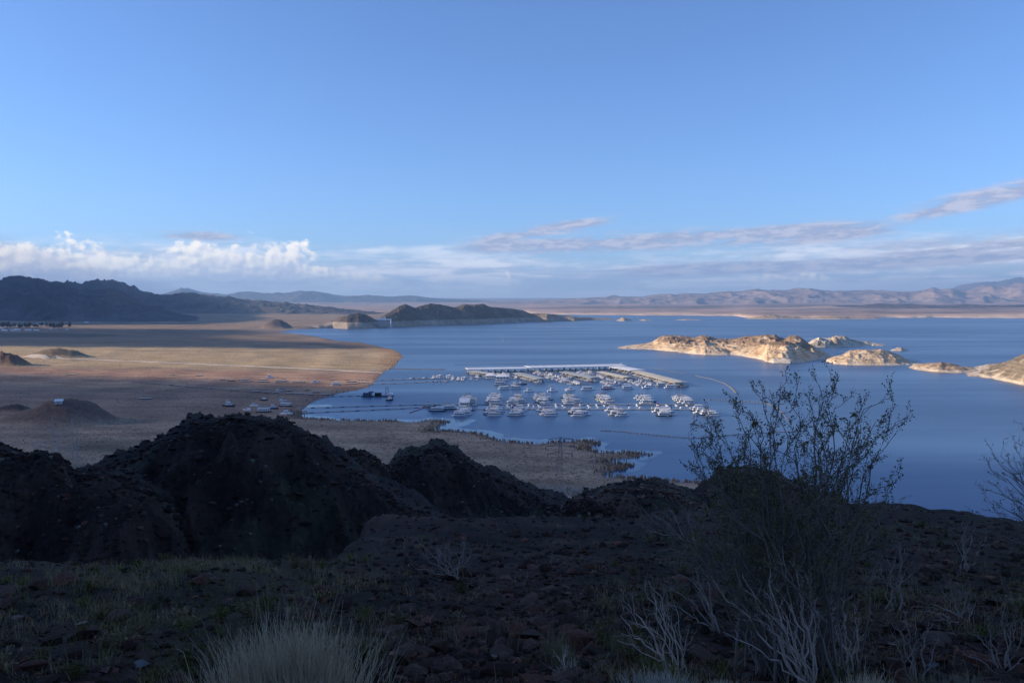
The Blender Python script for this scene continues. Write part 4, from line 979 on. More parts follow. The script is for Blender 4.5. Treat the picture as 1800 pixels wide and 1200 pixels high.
boom([(1248, 703), (1310, 706), (1345, 708.5), (1362, 714), (1376, 726), (1388, 742)], 'float line that hooks down behind the top of the creosote bush', MFLOAT, 3.2, 1.2)
boom([(800, 641.3), (860, 640.2), (925, 639.4)], 'faint pale float line in the open water behind the marina', MFLOAT, 6.0, 0.9)
P = gl([(720, 725.5), (734, 721), (747, 716)])
tag(obj('oil_boom', strip_mb(P, 0.9, 0.35, 0.5).mesh('oil_boom'), MCAN['red']), 'short red floating boom angled off the shore walkway', 'boom')

# ------------------------------------------------------------------ shore: tracks, beached things, town, pylons
MROAD = mat_plain('pale_dirt_road', (0.74, 0.60, 0.43), 0.95, 0.15, 0.05)
def track(pts, width, label, mat, lift=0.12):
    P = []
    for (p0, q0), (p1, q1) in zip(pts[:-1], pts[1:]):
        for k in range(8): P.append(on_plain(p0 + (p1 - p0) * k / 8, q0 + (q1 - q0) * k / 8))
    P.append(on_plain(*pts[-1]))
    a = np.array([(p.x, p.y) for p in P]); d = np.gradient(a, axis=0); d /= np.hypot(d[:, 0], d[:, 1])[:, None]
    nrm = np.stack([-d[:, 1], d[:, 0]], 1)
    tt = np.linspace(-1, 1, 7) * width / 2
    X = a[:, 0:1] + nrm[:, 0:1] * tt; Y = a[:, 1:2] + nrm[:, 1:2] * tt
    Z = plain_h(X, Y)[0] + lift + 0.25
    F = grid_faces(*X.shape)
    o = obj('dirt_road', mesh_np('dirt_road', np.stack([X, Y, Z], -1), F), mat)
    return tag(o, label, 'road', kind='structure')
track([(40, 628), (130, 631), (230, 635), (330, 639.5), (440, 644), (540, 648.5), (620, 652.5), (672, 655.5)], 13, 'pale straight dirt road running across the sunlit plain to the water', MROAD)
track([(230, 671), (330, 680), (420, 687), (500, 693.5), (560, 698)], 3.5, 'thin pale track slanting across the shaded beach', mat_plain('faint_track', (0.30, 0.22, 0.16), 0.95, 0.2, 0.05))
track([(185, 614.5), (260, 616), (330, 617), (450, 618.5), (560, 620)], 6.5, 'faint pale track along the back edge of the sunlit plain', mat_plain('faint_track_lit', (0.40, 0.32, 0.22), 0.95, 0.2, 0.05))  # lighter copy of the track colour, sunlight put into the tone
# low stone jetty
P = gl([(686, 648), (700, 648.6), (730, 649), (760, 649.2), (784, 649.4)])
mbj = MB()
random.seed(5)
for p in resample(P, 1.6):
    for _ in range(5):
        s_ = random.uniform(0.5, 1.3)
        mbj.box((p.x + random.uniform(-1.5, 1.5), p.y + random.gauss(0, 2.0), random.uniform(-0.2, 0.7)), (s_ * 1.5, s_ * 1.2, s_), random.uniform(0.5, 0.8))
tag(obj('jetty', mbj.mesh('jetty'), mat_plain('pale_riprap', (0.48, 0.43, 0.36), 0.9, 0.3)), 'low pale stone jetty reaching from the rusty point into the lake', 'jetty', kind='structure')

# beached dock sections
def dock_section(px, py, L, W, col, label, rz=0.0, rail=False):
    g = on_plain(px, py); e = empty('beached_dock', (g.x, g.y, g.z), rz)
    obj('deck', MB().box((0, 0, 0.95), (L, W, 0.22)).mesh('deck'), col, e)
    for k in range(max(2, int(L / 3))):
        n_ = max(2, int(L / 3)); f = bpy.data.objects.new('float', FLOATME); scn.collection.objects.link(f); f.parent = e
        f.location = (-L / 2 + L * (k + 0.5) / n_, 0, 0.5); f.scale = (0.7, W / 2.8, 1.1)
    if rail:
        rl = MB()
        for k in range(5): rl.box((-L / 2 + L * k / 4, W / 2 - 0.2, 1.7), (0.12, 0.12, 1.4))
        rl.box((0, W / 2 - 0.2, 2.35), (L, 0.1, 0.1)); obj('railing', rl.mesh('railing'), MSTEEL, e)
    return tag(e, label, 'dock section', 'dock sections left on the dry lake bed')
MD1 = mat_plain('bleached_deck', (0.62, 0.60, 0.56), 0.8, 0.15); MD2 = mat_plain('grey_deck', (0.34, 0.33, 0.32), 0.8, 0.2)
secs = [(303, 658.5, 1, 8), (350, 660.5, 1, 9), (392, 667.5, 1, 8), (407, 669.6, 0, 9), (428, 668, 1, 12), (433, 670.6, 1, 14), (463, 668, 1, 12), (463, 671.5, 1, 15), (495, 670, 0, 14), (495, 672, 1, 16), (526, 672, 1, 16), (498, 665.5, 1, 6), (280, 675.5, 1, 8), (302, 677.3, 0, 5),
        (338, 680.3, 1, 7), (368, 682.5, 1, 8), (413, 686, 1, 9), (450, 688.4, 1, 9), (469, 689.6, 1, 8), (485, 690.6, 1, 7), (511, 691.8, 1, 9), (528, 692.8, 1, 10), (546, 693.6, 1, 9), (556, 690, 0, 8), (572, 694, 1, 11), (540, 686.5, 0, 5), (508, 686.8, 1, 6), (584, 667.6, 1, 8), (590, 675.4, 1, 14), (618, 674.5, 1, 13), (618, 671.6, 0, 13), (556, 671, 0, 9), (610, 668.6, 0, 7), (636, 673.5, 1, 10), (634, 668.4, 1, 8), (255, 701, 1, 12), (125, 658.6, 1, 14)]
for i, (px, py, cw, L) in enumerate(sorted(secs)):
    dock_section(px, py, L, 3.2 if L < 12 else 4.5, MD1 if cw else MD2, '%s flat dock section on the dry lake bed, %s from the left' % ('white' if cw else 'grey', ORD[i]), random.uniform(-0.15, 0.15), random.random() < 0.2)
# beached boats
for i, (px, py, kind, can, hl, sc, lb) in enumerate([(403, 714.5, 'cruiser', 'white', 'dark', 1.15, 'grounded white cruiser with a dark hull, leftmost of the beached boats'), (434, 721.8, 'runabout', 'white', 'white', 1.2, 'small white boat on the shaded beach below the black-hilled crest'),
        (447, 714.5, 'cruiser', 'grey', 'white', 0.8, 'small white cabin boat aground right of the dark-hulled cruiser'), (463, 724, 'houseboat', 'grey', 'dark', 0.95, 'long dark houseboat aground above the black hill'), (481, 718.5, 'cruiser', 'white', 'blue', 0.85, 'blue-hulled boat aground between the houseboat and the water'),
        (501, 714, 'houseboat', 'grey', 'dark', 0.9, 'grey houseboat aground near the shoreline bend'), (504, 729, 'cruiser', 'blue', 'white', 1.05, 'white cruiser with blue canopy aground closest to the water'), (463, 703.6, 'cruiser', 'black', 'dark', 0.8, 'dark boat aground in the scrub above the other beached boats'),
        (474, 664, 'cruiser', 'white', 'white', 1.0, 'white cruiser standing alone on the sunlit red beach'), (492, 687, 'runabout', 'grey', 'white', 1.2, 'small grey-covered boat among the white dock sections'), (554, 673, 'cruiser', 'white', 'white', 0.9, 'white cruiser aground on the sunlit beach near the walkways'), (590, 677, 'houseboat', 'white', 'white', 0.8, 'white houseboat aground on the beach just left of the walkway ends'), (497, 705.5, 'runabout', 'white', 'white', 1.1, 'small white boat in the brush by the shoreline bend')]):
    g = on_plain(px, py); put_boat(kind, can, hl, (g.x, g.y, g.z + 0.35), random.uniform(-0.3, 0.3) + (math.pi if i % 2 else 0), lb, 'boats aground on the shore', sc)
# shed on the brown hill
g = AT(103, 693, 640); gz = float(plain_h(np.array([g.x]), np.array([g.y]))[0][0])
e = empty('shed', (g.x, g.y, gz - 0.3), 0.3)
obj('wall', MB().box((0, 0, 1.4), (5.6, 3.6, 2.8)).mesh('wall'), mat_plain('shed_wall', (0.5, 0.5, 0.5), 0.8), e)
mb = MB(); mb.v = [(-3.2, -2.3, 2.6), (3.2, -2.3, 2.6), (3.2, 2.3, 3.8), (-3.2, 2.3, 3.8), (-3.2, -2.3, 2.8), (3.2, -2.3, 2.8), (3.2, 2.3, 4.0), (-3.2, 2.3, 4.0)]; mb.f = [[3, 2, 1, 0], [4, 5, 6, 7], [0, 1, 5, 4], [1, 2, 6, 5], [2, 3, 7, 6], [3, 0, 4, 7]]
obj('roof', mb.mesh('roof'), MROOF['white'], e); obj('door', MB().box((0, -1.83, 1.1), (1.2, 0.06, 2.1)).mesh('door'), MSTEEL, e)
tag(e, 'small shed with a white sloping roof on the brown hill at left', 'shed')

# pump house on the peninsula
g = AT(674, 561, 3215)
e = empty('pump_house', (g.x, 3215, g.z - 9.0), 0.0)
obj('pier', MB().box((-4, 4, -6.0), (34, 12, 24)).mesh('pier'), MDECK, e)
obj('platform', MB().box((0, 0, 8.0), (52, 22, 5)).mesh('platform'), MW, e)
obj('building', MB().box((-6, 2, 13.5), (28, 14, 6)).box((4, 0, 18.5), (9, 9, 5)).mesh('building'), MC, e)
obj('bridge', MB().box((22, -8, 9.5), (26, 7, 2.2)).mesh('bridge'), MW, e)
obj('intake_shaft', MB().tube([(31, -9, -34), (31, -9, 10)], 2.6, 10).mesh('intake_shaft', True), MW, e)
for k in range(6): obj('window', MB().box((-17 + k * 4.4, -5.06, 13.8), (2.2, 0.1, 2.4)).mesh('window'), MGLASS, e)
tag(e, 'white water intake station with a tall shaft on the peninsula cliff', 'building')

# town
MWALL = [mat_plain('stucco_white', (0.66, 0.65, 0.62), 0.9), mat_plain('stucco_tan', (0.45, 0.37, 0.28), 0.9), mat_plain('stucco_grey', (0.48, 0.50, 0.52), 0.9)]
MTILE = [MROOF['white'], mat_plain('roof_brown', (0.16, 0.10, 0.075), 0.9), MROOF['grey']]
def house(px, py, wpx, i, label):
    g = on_plain(px, py); s = g.y / FPX; w_ = wpx * s; d_ = w_ * 0.6; h_ = max(3.2, w_ * 0.26)
    e = empty('house', (g.x, g.y, g.z - 0.3), random.uniform(-0.2, 0.2))
    obj('wall', MB().box((0, 0, h_ / 2), (w_, d_, h_)).mesh('wall'), MWALL[i % 3 if wpx < 8 else 0], e)
    a, b = w_ / 2 + 0.5, d_ / 2 + 0.5; mb = MB(); mb.v = [(-a, -b, h_), (a, -b, h_), (a, b, h_), (-a, b, h_), (-a, 0, h_ + b * 0.4), (a, 0, h_ + b * 0.4)]; mb.f = [[0, 1, 5, 4], [2, 3, 4, 5], [1, 2, 5], [3, 0, 4], [3, 2, 1, 0]]
    rf = obj('roof', mb.mesh('roof'), MTILE[0 if wpx >= 7 else i % 3], e)
    obj('chimney', MB().box((a * 0.4, b * 0.3, h_ + b * 0.45), (0.9, 0.9, 1.8)).mesh('chimney'), MWALL[1], rf)
    for k in (-1, 1): obj('window', MB().box((k * w_ * 0.28, -d_ / 2 - 0.03, h_ * 0.55), (w_ * 0.16, 0.08, h_ * 0.36)).mesh('window'), MGLASS, e)
    obj('door', MB().box((0, -d_ / 2 - 0.03, 1.1), (1.2, 0.08, 2.1)).mesh('door'), MCAN['tan'], e)
    return tag(e, label, 'house', 'houses of the shore town')
near_h_ = [(3, 578, 7), (8, 582.5, 9), (19, 579, 6), (22, 582.5, 6), (30, 581.5, 10), (50, 582, 10), (64, 582, 8), (90, 579.5, 7), (99, 579.5, 5), (118, 580, 5)]
far_h_ = [(34, 570.5, 7), (42, 571, 5), (52, 570.5, 6), (62, 571, 7), (71, 571.5, 6), (5, 560, 9), (30, 561, 7), (55, 561, 6), (65, 560, 4), (75, 566, 6)]
out_h_ = [(168, 564.5, 4), (176, 564, 5), (182, 564.5, 4), (188, 563.5, 4), (152, 567.5, 6)]
for i, h in enumerate(near_h_): house(*h, i, '%s pale house from the left in the near row of the shore town' % ORD[i])
for i, h in enumerate(far_h_): house(*h, i + 1, '%s house from the left behind the trees of the shore town' % ORD[i])
for i, h in enumerate(out_h_): house(*h, i + 2, '%s small outlying building right of the shore town' % ORD[i])
# trees of the town
MLEAF = mat_plain('tree_leaves', (0.035, 0.05, 0.028), 0.9, 0.4, 2.0); MBARK = mat_plain('bark', (0.08, 0.06, 0.05), 0.95)
def crown_mesh(seed, n=420):
    r_ = np.random.default_rng(seed); cl = r_.normal(0, 1, (9, 3)) * (1.5, 1.5, 1.4) + (0, 0, 4.6)
    V3 = []; F = []
    for i in range(n):
        c0 = cl[r_.integers(9)]; p = c0 + r_.normal(0, 0.75, 3); s = r_.uniform(0.35, 0.7)
        a = r_.normal(0, 1, 3); a /= np.linalg.norm(a); b = np.cross(a, r_.normal(0, 1, 3)); b /= np.linalg.norm(b)
        k = len(V3); V3 += [p - a * s, p + b * s * .6, p + a * s, p - b * s * .6]; F.append([k, k + 1, k + 2, k + 3])
    me = mesh_np('crown', np.array(V3), np.array(F), smooth=False); me.materials.append(MLEAF); return me
CROWNS = [crown_mesh(s) for s in range(4)]
TRK = MB().tube([(0, 0, -0.3), (0.1, 0, 2.0), (0.0, 0.1, 4.2)], [0.35, 0.26, 0.12], 6).tube([(0.05, 0, 2.2), (1.2, 0.3, 4.3)], [0.16, 0.06], 5).tube([(0.05, 0, 2.4), (-1.1, -0.4, 4.5)], [0.16, 0.06], 5).mesh('trunk'); TRK.materials.append(MBARK)
tp = sorted([(random.uniform(-4, 76), random.uniform(573, 577.5)) for _ in range(22)] + [(random.uniform(80, 127), random.uniform(573, 579)) for _ in range(17)])
for i, (px, py) in enumerate(tp):
    g = on_plain(px, py); e = empty('tree', (g.x, g.y, g.z - 0.1), random.uniform(0, 6)); s = random.uniform(1.5, 2.4); e.scale = (s, s, s * random.uniform(0.9, 1.15))
    for nm, me in (('trunk', TRK), ('crown', CROWNS[i % 4])):
        c_ = bpy.data.objects.new(nm, me); scn.collection.objects.link(c_); c_.parent = e
    tag(e, 'dark green tree of the shore town, %s from the left' % (ORD[i] if i < 39 else 'number %d' % (i + 1)), 'tree', 'trees of the shore town')

# pylons
MLAT = mat_plain('pylon_steel', (0.20, 0.20, 0.21), 0.6, 0.2, metal=0.3); MPALE = mat_plain('pylon_pale', (0.33, 0.34, 0.36), 0.6, 0.2)
def lattice_pylon(px, py_base, py_top, Y, label, lean=0.0, rz=0.3):
    b = AT(px, py_base, Y); t = AT(px, py_top, Y); H = t.z - b.z
    e = empty('power_pylon', b, rz); e.rotation_euler = (0, lean, rz)
    hw = lambda z: 1.5 * (1 - z / H) ** 1.1 + 0.42
    for sx in (-1, 1):
        for sy in (-1, 1):
            obj('leg', MB().tube([(sx * hw(z), sy * hw(z), z) for z in np.linspace(-6, H, 9)], 0.045, 4).mesh('leg'), MLAT, e)
    br = MB(); zs = np.concatenate([np.linspace(0, H * 0.6, 7), np.linspace(H * 0.6, H, 8)[1:]])
    for z0, z1 in zip(zs[:-1], zs[1:]):
        a, c_ = hw(z0), hw(z1)
        for (p, q) in (((-1, -1), (1, -1)), ((1, -1), (1, 1)), ((1, 1), (-1, 1)), ((-1, 1), (-1, -1))):
            br.tube([(p[0] * a, p[1] * a, z0), (q[0] * c_, q[1] * c_, z1)], 0.026, 3); br.tube([(q[0] * a, q[1] * a, z0), (p[0] * c_, p[1] * c_, z1)], 0.026, 3); br.tube([(p[0] * c_, p[1] * c_, z1), (q[0] * c_, q[1] * c_, z1)], 0.026, 3)
    obj('bracing', br.mesh('bracing'), MLAT, e)
    for z, w_ in ((H * 0.97, 6.0), (H * 0.86, 7.4), (H * 0.75, 6.2)):
        am = MB().tube([(-w_, 0, z), (0, 0, z + 0.9), (w_, 0, z)], 0.10, 4).tube([(-w_, 0, z), (w_, 0, z)], 0.10, 4)
        o_ = obj('crossarm', am.mesh('crossarm'), MLAT, e)
        ins = MB()
        for s in (-1, 1): ins.tube([(s * w_ * 0.95, 0, z), (s * w_ * 0.95, 0, z - 1.8)], 0.14, 5)
        obj('insulator', ins.mesh('insulator'), MGLASS, o_)
    return tag(e, label, 'pylon', 'power pylons')
lattice_pylon(981, 884, 768, 360, 'slender dark lattice pylon standing at the shore in the centre', 0.04, 0.25)
def hframe(px0, px1, py_base, py_top, Y, label):
    a = AT(px0, py_base, Y); b = AT(px1, py_base + 4, Y - 10); zt = AT(px0, py_top, Y).z
    e = empty('power_pylon', (a.x, a.y, 0)); gz = min(a.z, b.z) - 14
    dx, dy = b.x - a.x, b.y - a.y
    obj('pole', MB().tube([(0, 0, gz), (0, 0, zt)], [0.28, 0.2], 6).mesh('pole'), MPALE, e)
    obj('pole', MB().tube([(dx, dy, gz), (dx, dy, zt - 0.5)], [0.28, 0.2], 6).mesh('pole'), MPALE, e)
    zc = zt - (zt - a.z) * 0.36
    obj('crossarm', MB().tube([(-dx * 0.3, -dy * 0.3, zc), (dx * 1.1, dy * 1.1, zc)], 0.17, 4).mesh('crossarm'), MPALE, e)
    obj('brace', MB().tube([(0, 0, zc - (zt - a.z) * 0.35), (dx, dy, zc)], 0.12, 4).tube([(dx, dy, zc - (zt - a.z) * 0.35), (0, 0, zc)], 0.12, 4).mesh('brace'), MPALE, e)
    return tag(e, label, 'pylon', 'power pylons')
hframe(104, 137, 816, 762, 460, 'nearest pale H-frame power pylon at the far left, right of the others')
hframe(66, 80, 796, 768, 520, 'short pale H-frame pylon at the far left, behind the nearest one')
hframe(94, 128, 800, 730, 500, 'tall thin H-frame pylon rising against the scrub behind the nearest one')

# scrub on the shore plain, brush along the waterline
def scatter(name, tv, tf, P, S, rz, mat, cols=None, smooth=False, tint=None):
    """joined copies of one small shape; S is (n,3)"""
    n = len(P); c, s = np.cos(rz), np.sin(rz)
    v = tv[None] * S[:, None, :]
    x = v[..., 0] * c[:, None] - v[..., 1] * s[:, None]; y = v[..., 0] * s[:, None] + v[..., 1] * c[:, None]
    V3 = np.stack([x, y, v[..., 2]], -1) + P[:, None, :]
    F = (np.asarray(tf)[None] + (np.arange(n) * len(tv))[:, None, None]).reshape(-1, np.asarray(tf).shape[1])
    if tint is not None: cols = np.repeat(tint[:, None, :], len(tv), 1)
    return obj(name, mesh_np(name, V3, F, cols, smooth), mat)
def tuft(seed, n=7, spread=0.55):
    r_ = np.random.default_rng(seed); V3 = []; F = []
    for i in range(n):
        a = r_.uniform(0, 6.28); d = np.array([math.cos(a), math.sin(a), 0]); sd_ = np.array([-d[1], d[0], 0]) * 0.22
        tip = d * spread * r_.uniform(0.3, 1) + np.array([0, 0, r_.uniform(0.6, 1.0)]); b = d * 0.12
        k = len(V3); V3 += [b - sd_, b + sd_, tip + sd_ * 0.7, tip - sd_ * 0.7]; F.append([k, k + 1, k + 2, k + 3])
    return np.array(V3), np.array(F)
M_SCRUB = mat_terrain('scrub_leaves', 0.3, 1.5, 0.4, 0.0)
tv_, tf_ = tuft(3, 8, 0.6)
N = 40000
yy = 380 * (1950 / 380) ** rng.random(N); xx = yy * rng.uniform(-0.72, 0.22, N)
h, sdv = plain_h(xx, yy)
bare_ = sst(yy, 850, 930)
keep = (sdv > 4) & (rng.random(N) < np.where((bare_ > 0.5) & (yy < 1180), 0.05, 1.0) * (0.25 + 0.75 * sst(fbm(xx / 60, yy / 40, 4, 501), -0.3, 0.3)) * np.where(yy > 1150, 0.5, 1.0) * np.where(xx < -120 * (yy / 700), np.where(yy > 640, 0.35, 0.8), 1.0))
xx, yy, h = xx[keep], yy[keep], h[keep]; n = len(xx)
sz = rng.uniform(0.25, 0.75, n) * (0.8 + yy / 1500)
tint = np.where(rng.random((n, 1)) < 0.5, [[0.22, 0.165, 0.11]], [[0.32, 0.235, 0.16]]) * rng.uniform(0.6, 1.3, (n, 1))
o = scatter('scrub', tv_, tf_, np.stack([xx, yy, h - 0.1], 1), np.stack([sz * 1.2, sz * 1.2, sz * 0.75], 1), rng.uniform(0, 6.28, n), M_SCRUB, tint=tint)
tag(o, 'low grey-brown desert scrub dotting the shore plain', 'scrub', kind='stuff')
N = 30000
seg = rng.integers(0, len(shore_px) - 3, N); 
PP = SP[2:-3]; i0 = rng.integers(0, len(PP) - 1, N); t = rng.random(N)[:, None]
q = PP[i0] * (1 - t) + PP[i0 + 1] * t
q = q + rng.normal(0, 1, (N, 2)) * np.maximum(q[:, 1:2] / 110, 3.0)
h, sdv = plain_h(q[:, 0], q[:, 1])
keep = (rng.random(N) < 0.12) & (sdv > -4.0) & (sdv < 14) & (q[:, 1] < 1350) & ((q[:, 1] < 735) | (q[:, 1] > 1180) | (rng.random(N) < 0.15))
q, h = q[keep], np.maximum(h[keep], -0.4); n = len(q)
sz = rng.uniform(0.7, 1.7, n)
tint = np.where(rng.random((n, 1)) < 0.6, [[0.36, 0.25, 0.16]], [[0.30, 0.22, 0.15]]) * rng.uniform(0.6, 1.25, (n, 1))
tv2, tf2 = tuft(9, 7, 0.3)
o = scatter('waterline_brush', tv2, tf2, np.column_stack([q, h - 0.1]), np.stack([sz, sz, sz * 1.25], 1), rng.uniform(0, 6.28, n), M_SCRUB, tint=tint)
tag(o, 'brown brush and drowned shrubs fringing the waterline', 'brush', kind='stuff')

# ------------------------------------------------------------------ foreground: rocks
M_ROCK = mat_terrain('basalt', 1.5, 14.0, 0.7, 0.9, 0.05)
def rock_template(seed, sub=1):
    import bmesh
    bm = bmesh.new(); bmesh.ops.create_icosphere(bm, subdivisions=sub, radius=1.0)
    r_ = np.random.default_rng(seed); v = np.array([x.co[:] for x in bm.verts]); f = np.array([[q.index for q in p.verts] for p in bm.faces]); bm.free()
    for _ in range(11):
        d = r_.normal(0, 1, 3); d /= np.linalg.norm(d); k = r_.uniform(0.32, 0.68); e_ = v @ d - k; v = v - np.outer(np.maximum(e_, 0), d) * 0.97
    v *= r_.uniform(0.75, 1.25, 3) * (1, 1, 0.72)
    return v, f
ROCKS = [rock_template(s, 3 if s < 4 else 2) for s in range(10)]; ROCKL = [rock_template(50 + s, 1) for s in range(10)]
def near_pts(px, py, ymax=48.0):
    """points of the foreground slope seen at pixels (nan where the pixel looks past it)"""
    d = np.array([ray(a, b) for a, b in zip(px, py)]); ys = 3.0 * (ymax / 3.0) ** np.linspace(0, 1, 260)
    X = d[:, 0:1] / d[:, 1:2] * ys; Zr = HC + d[:, 2:3] / d[:, 1:2] * ys
    below = Zr < near_h(X, np.repeat(ys[None], len(px), 0), False); hit = below.any(1); k = below.argmax(1)
    y = ys[k]; x = X[np.arange(len(px)), k]
    return x, y, near_h(x, y), hit
def rock_density(px, py):
    c = np.exp(-((px - 930) / 260.0) ** 2) + 0.8 * sst(px, 1380, 1560) + 0.28
    return np.clip(c, 0, 1)
N = 23000
px = rng.uniform(-60, 1860, N); py = 880 + 345 * rng.random(N) ** 0.9
x, y, z, hit = near_pts(px, py)
keep = hit & (rng.random(N) < rock_density(px, py))
x, y, z, px, py = x[keep], y[keep], z[keep], px[keep], py[keep]; n = len(x)
size = np.exp(rng.normal(-3.6, 0.68, n)) * (0.75 + 0.045 * y)
size = np.clip(size, 0.010, 0.18)
order = np.argsort(-(size / y))
big = order[:260]; small = order[260:]
tint_base = np.array([[0.040, 0.021, 0.0145], [0.066, 0.034, 0.023], [0.092, 0.052, 0.036], [0.100, 0.040, 0.026], [0.115, 0.080, 0.062]])
tints = tint_base[rng.choice(5, n, p=[.36, .28, .16, .19, .01])] * np.exp(rng.normal(-0.1, 0.42, (n, 1)))
rmeshes = []
for s in range(10):
    for cidx in range(5):
        v, f = ROCKS[s]; me = mesh_np('rock', v, f, np.repeat(tint_base[cidx][None], len(v), 0), False); me.materials.append(M_ROCK); rmeshes.append(me)
for k in big:
    o = bpy.data.objects.new('rock', rmeshes[random.choices(range(10))[0] * 5 + random.choices(range(5), [.38, .28, .14, .19, .01])[0]]); scn.collection.objects.link(o)
    s = float(size[k]); o.location = (x[k], y[k], z[k] + s * 0.15); o.scale = (s * random.uniform(0.8, 1.4), s * random.uniform(0.8, 1.4), s * random.uniform(0.6, 1.0)); o.rotation_euler = (random.uniform(-.3, .3), random.uniform(-.3, .3), random.uniform(0, 6.28))
    cn = ['black', 'dark brown', 'brown', 'reddish', 'greyish'][rmeshes.index(o.data) % 5]; pz = 'left' if px[k] < 640 else ('middle' if px[k] < 1180 else 'right')
    tag(o, '%s %s angular volcanic rock on the %s %s of the foreground slope' % ('large' if s > 0.16 else ('medium' if s > 0.09 else 'small'), cn, 'lower' if py[k] > 1080 else 'upper', pz), 'rock', 'volcanic rocks on the foreground slope')
V3s, Fs, Cs, off = [], [], [], 0
for s in range(4, 10):
    idx = small[s - 4::6]; v, f = ROCKL[s]; m = len(idx); rz = rng.uniform(0, 6.28, m); c, sn = np.cos(rz), np.sin(rz); S = size[idx][:, None] * rng.uniform(0.7, 1.3, (m, 3))
    vv = v[None] * S[:, None, :]; P = np.stack([vv[..., 0] * c[:, None] - vv[..., 1] * sn[:, None], vv[..., 0] * sn[:, None] + vv[..., 1] * c[:, None], vv[..., 2]], -1) + np.stack([x[idx], y[idx], z[idx] + size[idx] * 0.12], 1)[:, None, :]
    V3s.append(P.reshape(-1, 3)); Fs.append((f[None] + (np.arange(m) * len(v))[:, None, None]).reshape(-1, 3) + off); Cs.append(np.repeat(tints[idx][:, None, :], len(v), 1).reshape(-1, 3)); off += m * len(v)
o = obj('rubble', mesh_np('rubble', np.concatenate(V3s), np.concatenate(Fs), np.concatenate(Cs), False), M_ROCK)
tag(o, 'loose dark volcanic rubble covering the foreground slope', 'rubble', kind='stuff')
for (px_, py_, s, lb) in [(1634, 1160, 0.10, 'flat pale whitish stone at the lower right'), (1786, 1104, 0.07, 'small round pale stone at the right edge'), (246, 1164, 0.08, 'grey flat stone at the lower left')]:
    xx_, yy_, zz_, _ = near_pts([px_], [py_]); v, f = ROCKS[int(s * 100) % 4]
    me = mesh_np('rock', v, f, np.repeat(np.array([[0.11, 0.10, 0.098]]) * (1 if s != 0.13 else 1.2), len(v), 0), False); me.materials.append(M_ROCK)
    o = obj('rock', me, None, None, (xx_[0], yy_[0], zz_[0] + s * 0.25), random.uniform(0, 6), (s * 1.5, s, s * 0.6)); tag(o, lb, 'rock')

# boulders and pale shrubs on the black hills
V3s, Fs, Cs, off = [], [], [], 0
shr = []
for (X, Y, Z, rel) in LAVA:
    nu_, nv_ = X.shape; m = int(nu_ * 8.0)
    i = rng.integers(0, nu_, m); j = rng.integers(int(nv_ * 0.3), int(nv_ * 0.80), m)
    crest_j = np.argmax(rel[0]); near_c = rng.random(m) < 0.45
    j = np.where(near_c, np.clip(crest_j + rng.integers(-9, 3, m), 0, nv_ - 1), j)
    S = np.exp(rng.normal(-1.15, 0.55, m)).clip(0.12, 1.3)[:, None] * rng.uniform(0.7, 1.3, (m, 3)); rz = rng.uniform(0, 6.28, m); c, sn = np.cos(rz), np.sin(rz)
    v, f = ROCKL[4 + len(V3s) % 6]; vv = v[None] * S[:, None, :]
    P = np.stack([vv[..., 0] * c[:, None] - vv[..., 1] * sn[:, None], vv[..., 0] * sn[:, None] + vv[..., 1] * c[:, None], vv[..., 2]], -1) + np.stack([X[i, j], Y[i, j], Z[i, j] + 0.1], 1)[:, None, :]
    tt_ = (2.2 if len(V3s) in (4, 6) else 1.0) * tint_base[rng.choice(5, m, p=[.45, .3, .14, .08, .03])] * np.exp(rng.normal(-0.35, 0.4, (m, 1)))
    V3s.append(P.reshape(-1, 3)); Fs.append((f[None] + (np.arange(m) * len(v))[:, None, None]).reshape(-1, 3) + off); Cs.append(np.repeat(tt_[:, None, :], len(v), 1).reshape(-1, 3)); off += m * len(v)
    i = rng.integers(0, nu_, 42); j = rng.integers(int(nv_ * 0.25), int(crest_j * 0.95), 42)
    shr += [(X[a, b], Y[a, b], Z[a, b], len(V3s) - 1, b > crest_j * 0.62) for a, b in zip(i, j)]
o = obj('boulders', mesh_np('boulders', np.concatenate(V3s), np.concatenate(Fs), np.concatenate(Cs), False), M_LAVA)
tag(o, 'black boulders and outcrops strewn over the volcanic hills', 'boulders', kind='stuff')
M_PSHR = mat_plain('pale_shrub_leaves', (0.30, 0.28, 0.22), 0.95, 0.4, 3.0)
SHM = []
for s in range(3):
    v, f = tuft(40 + s, 26, 0.75); me = mesh_np('shrub', v * (0.7, 0.7, 0.6), f, None, False); me.materials.append(M_PSHR); SHM.append(me)
for i, p in enumerate(shr):
    o = bpy.data.objects.new('shrub', SHM[i % 3]); scn.collection.objects.link(o); s = random.uniform(0.35, 1.05); o.location = p[:3]; o.scale = (s, s, s); o.rotation_euler = (0, 0, random.uniform(0, 6))
    tag(o, 'small pale rounded shrub on the %s slope of the %s' % ('upper' if p[4] else 'lower', ['tallest black hill', 'black hill at the left edge', 'dark shoulder between the peaks', 'pointed second black peak', 'brown rounded knoll', 'small black hummock', 'reddish hill behind the bush'][p[3]]), 'shrub', 'pale shrubs on the black hills')

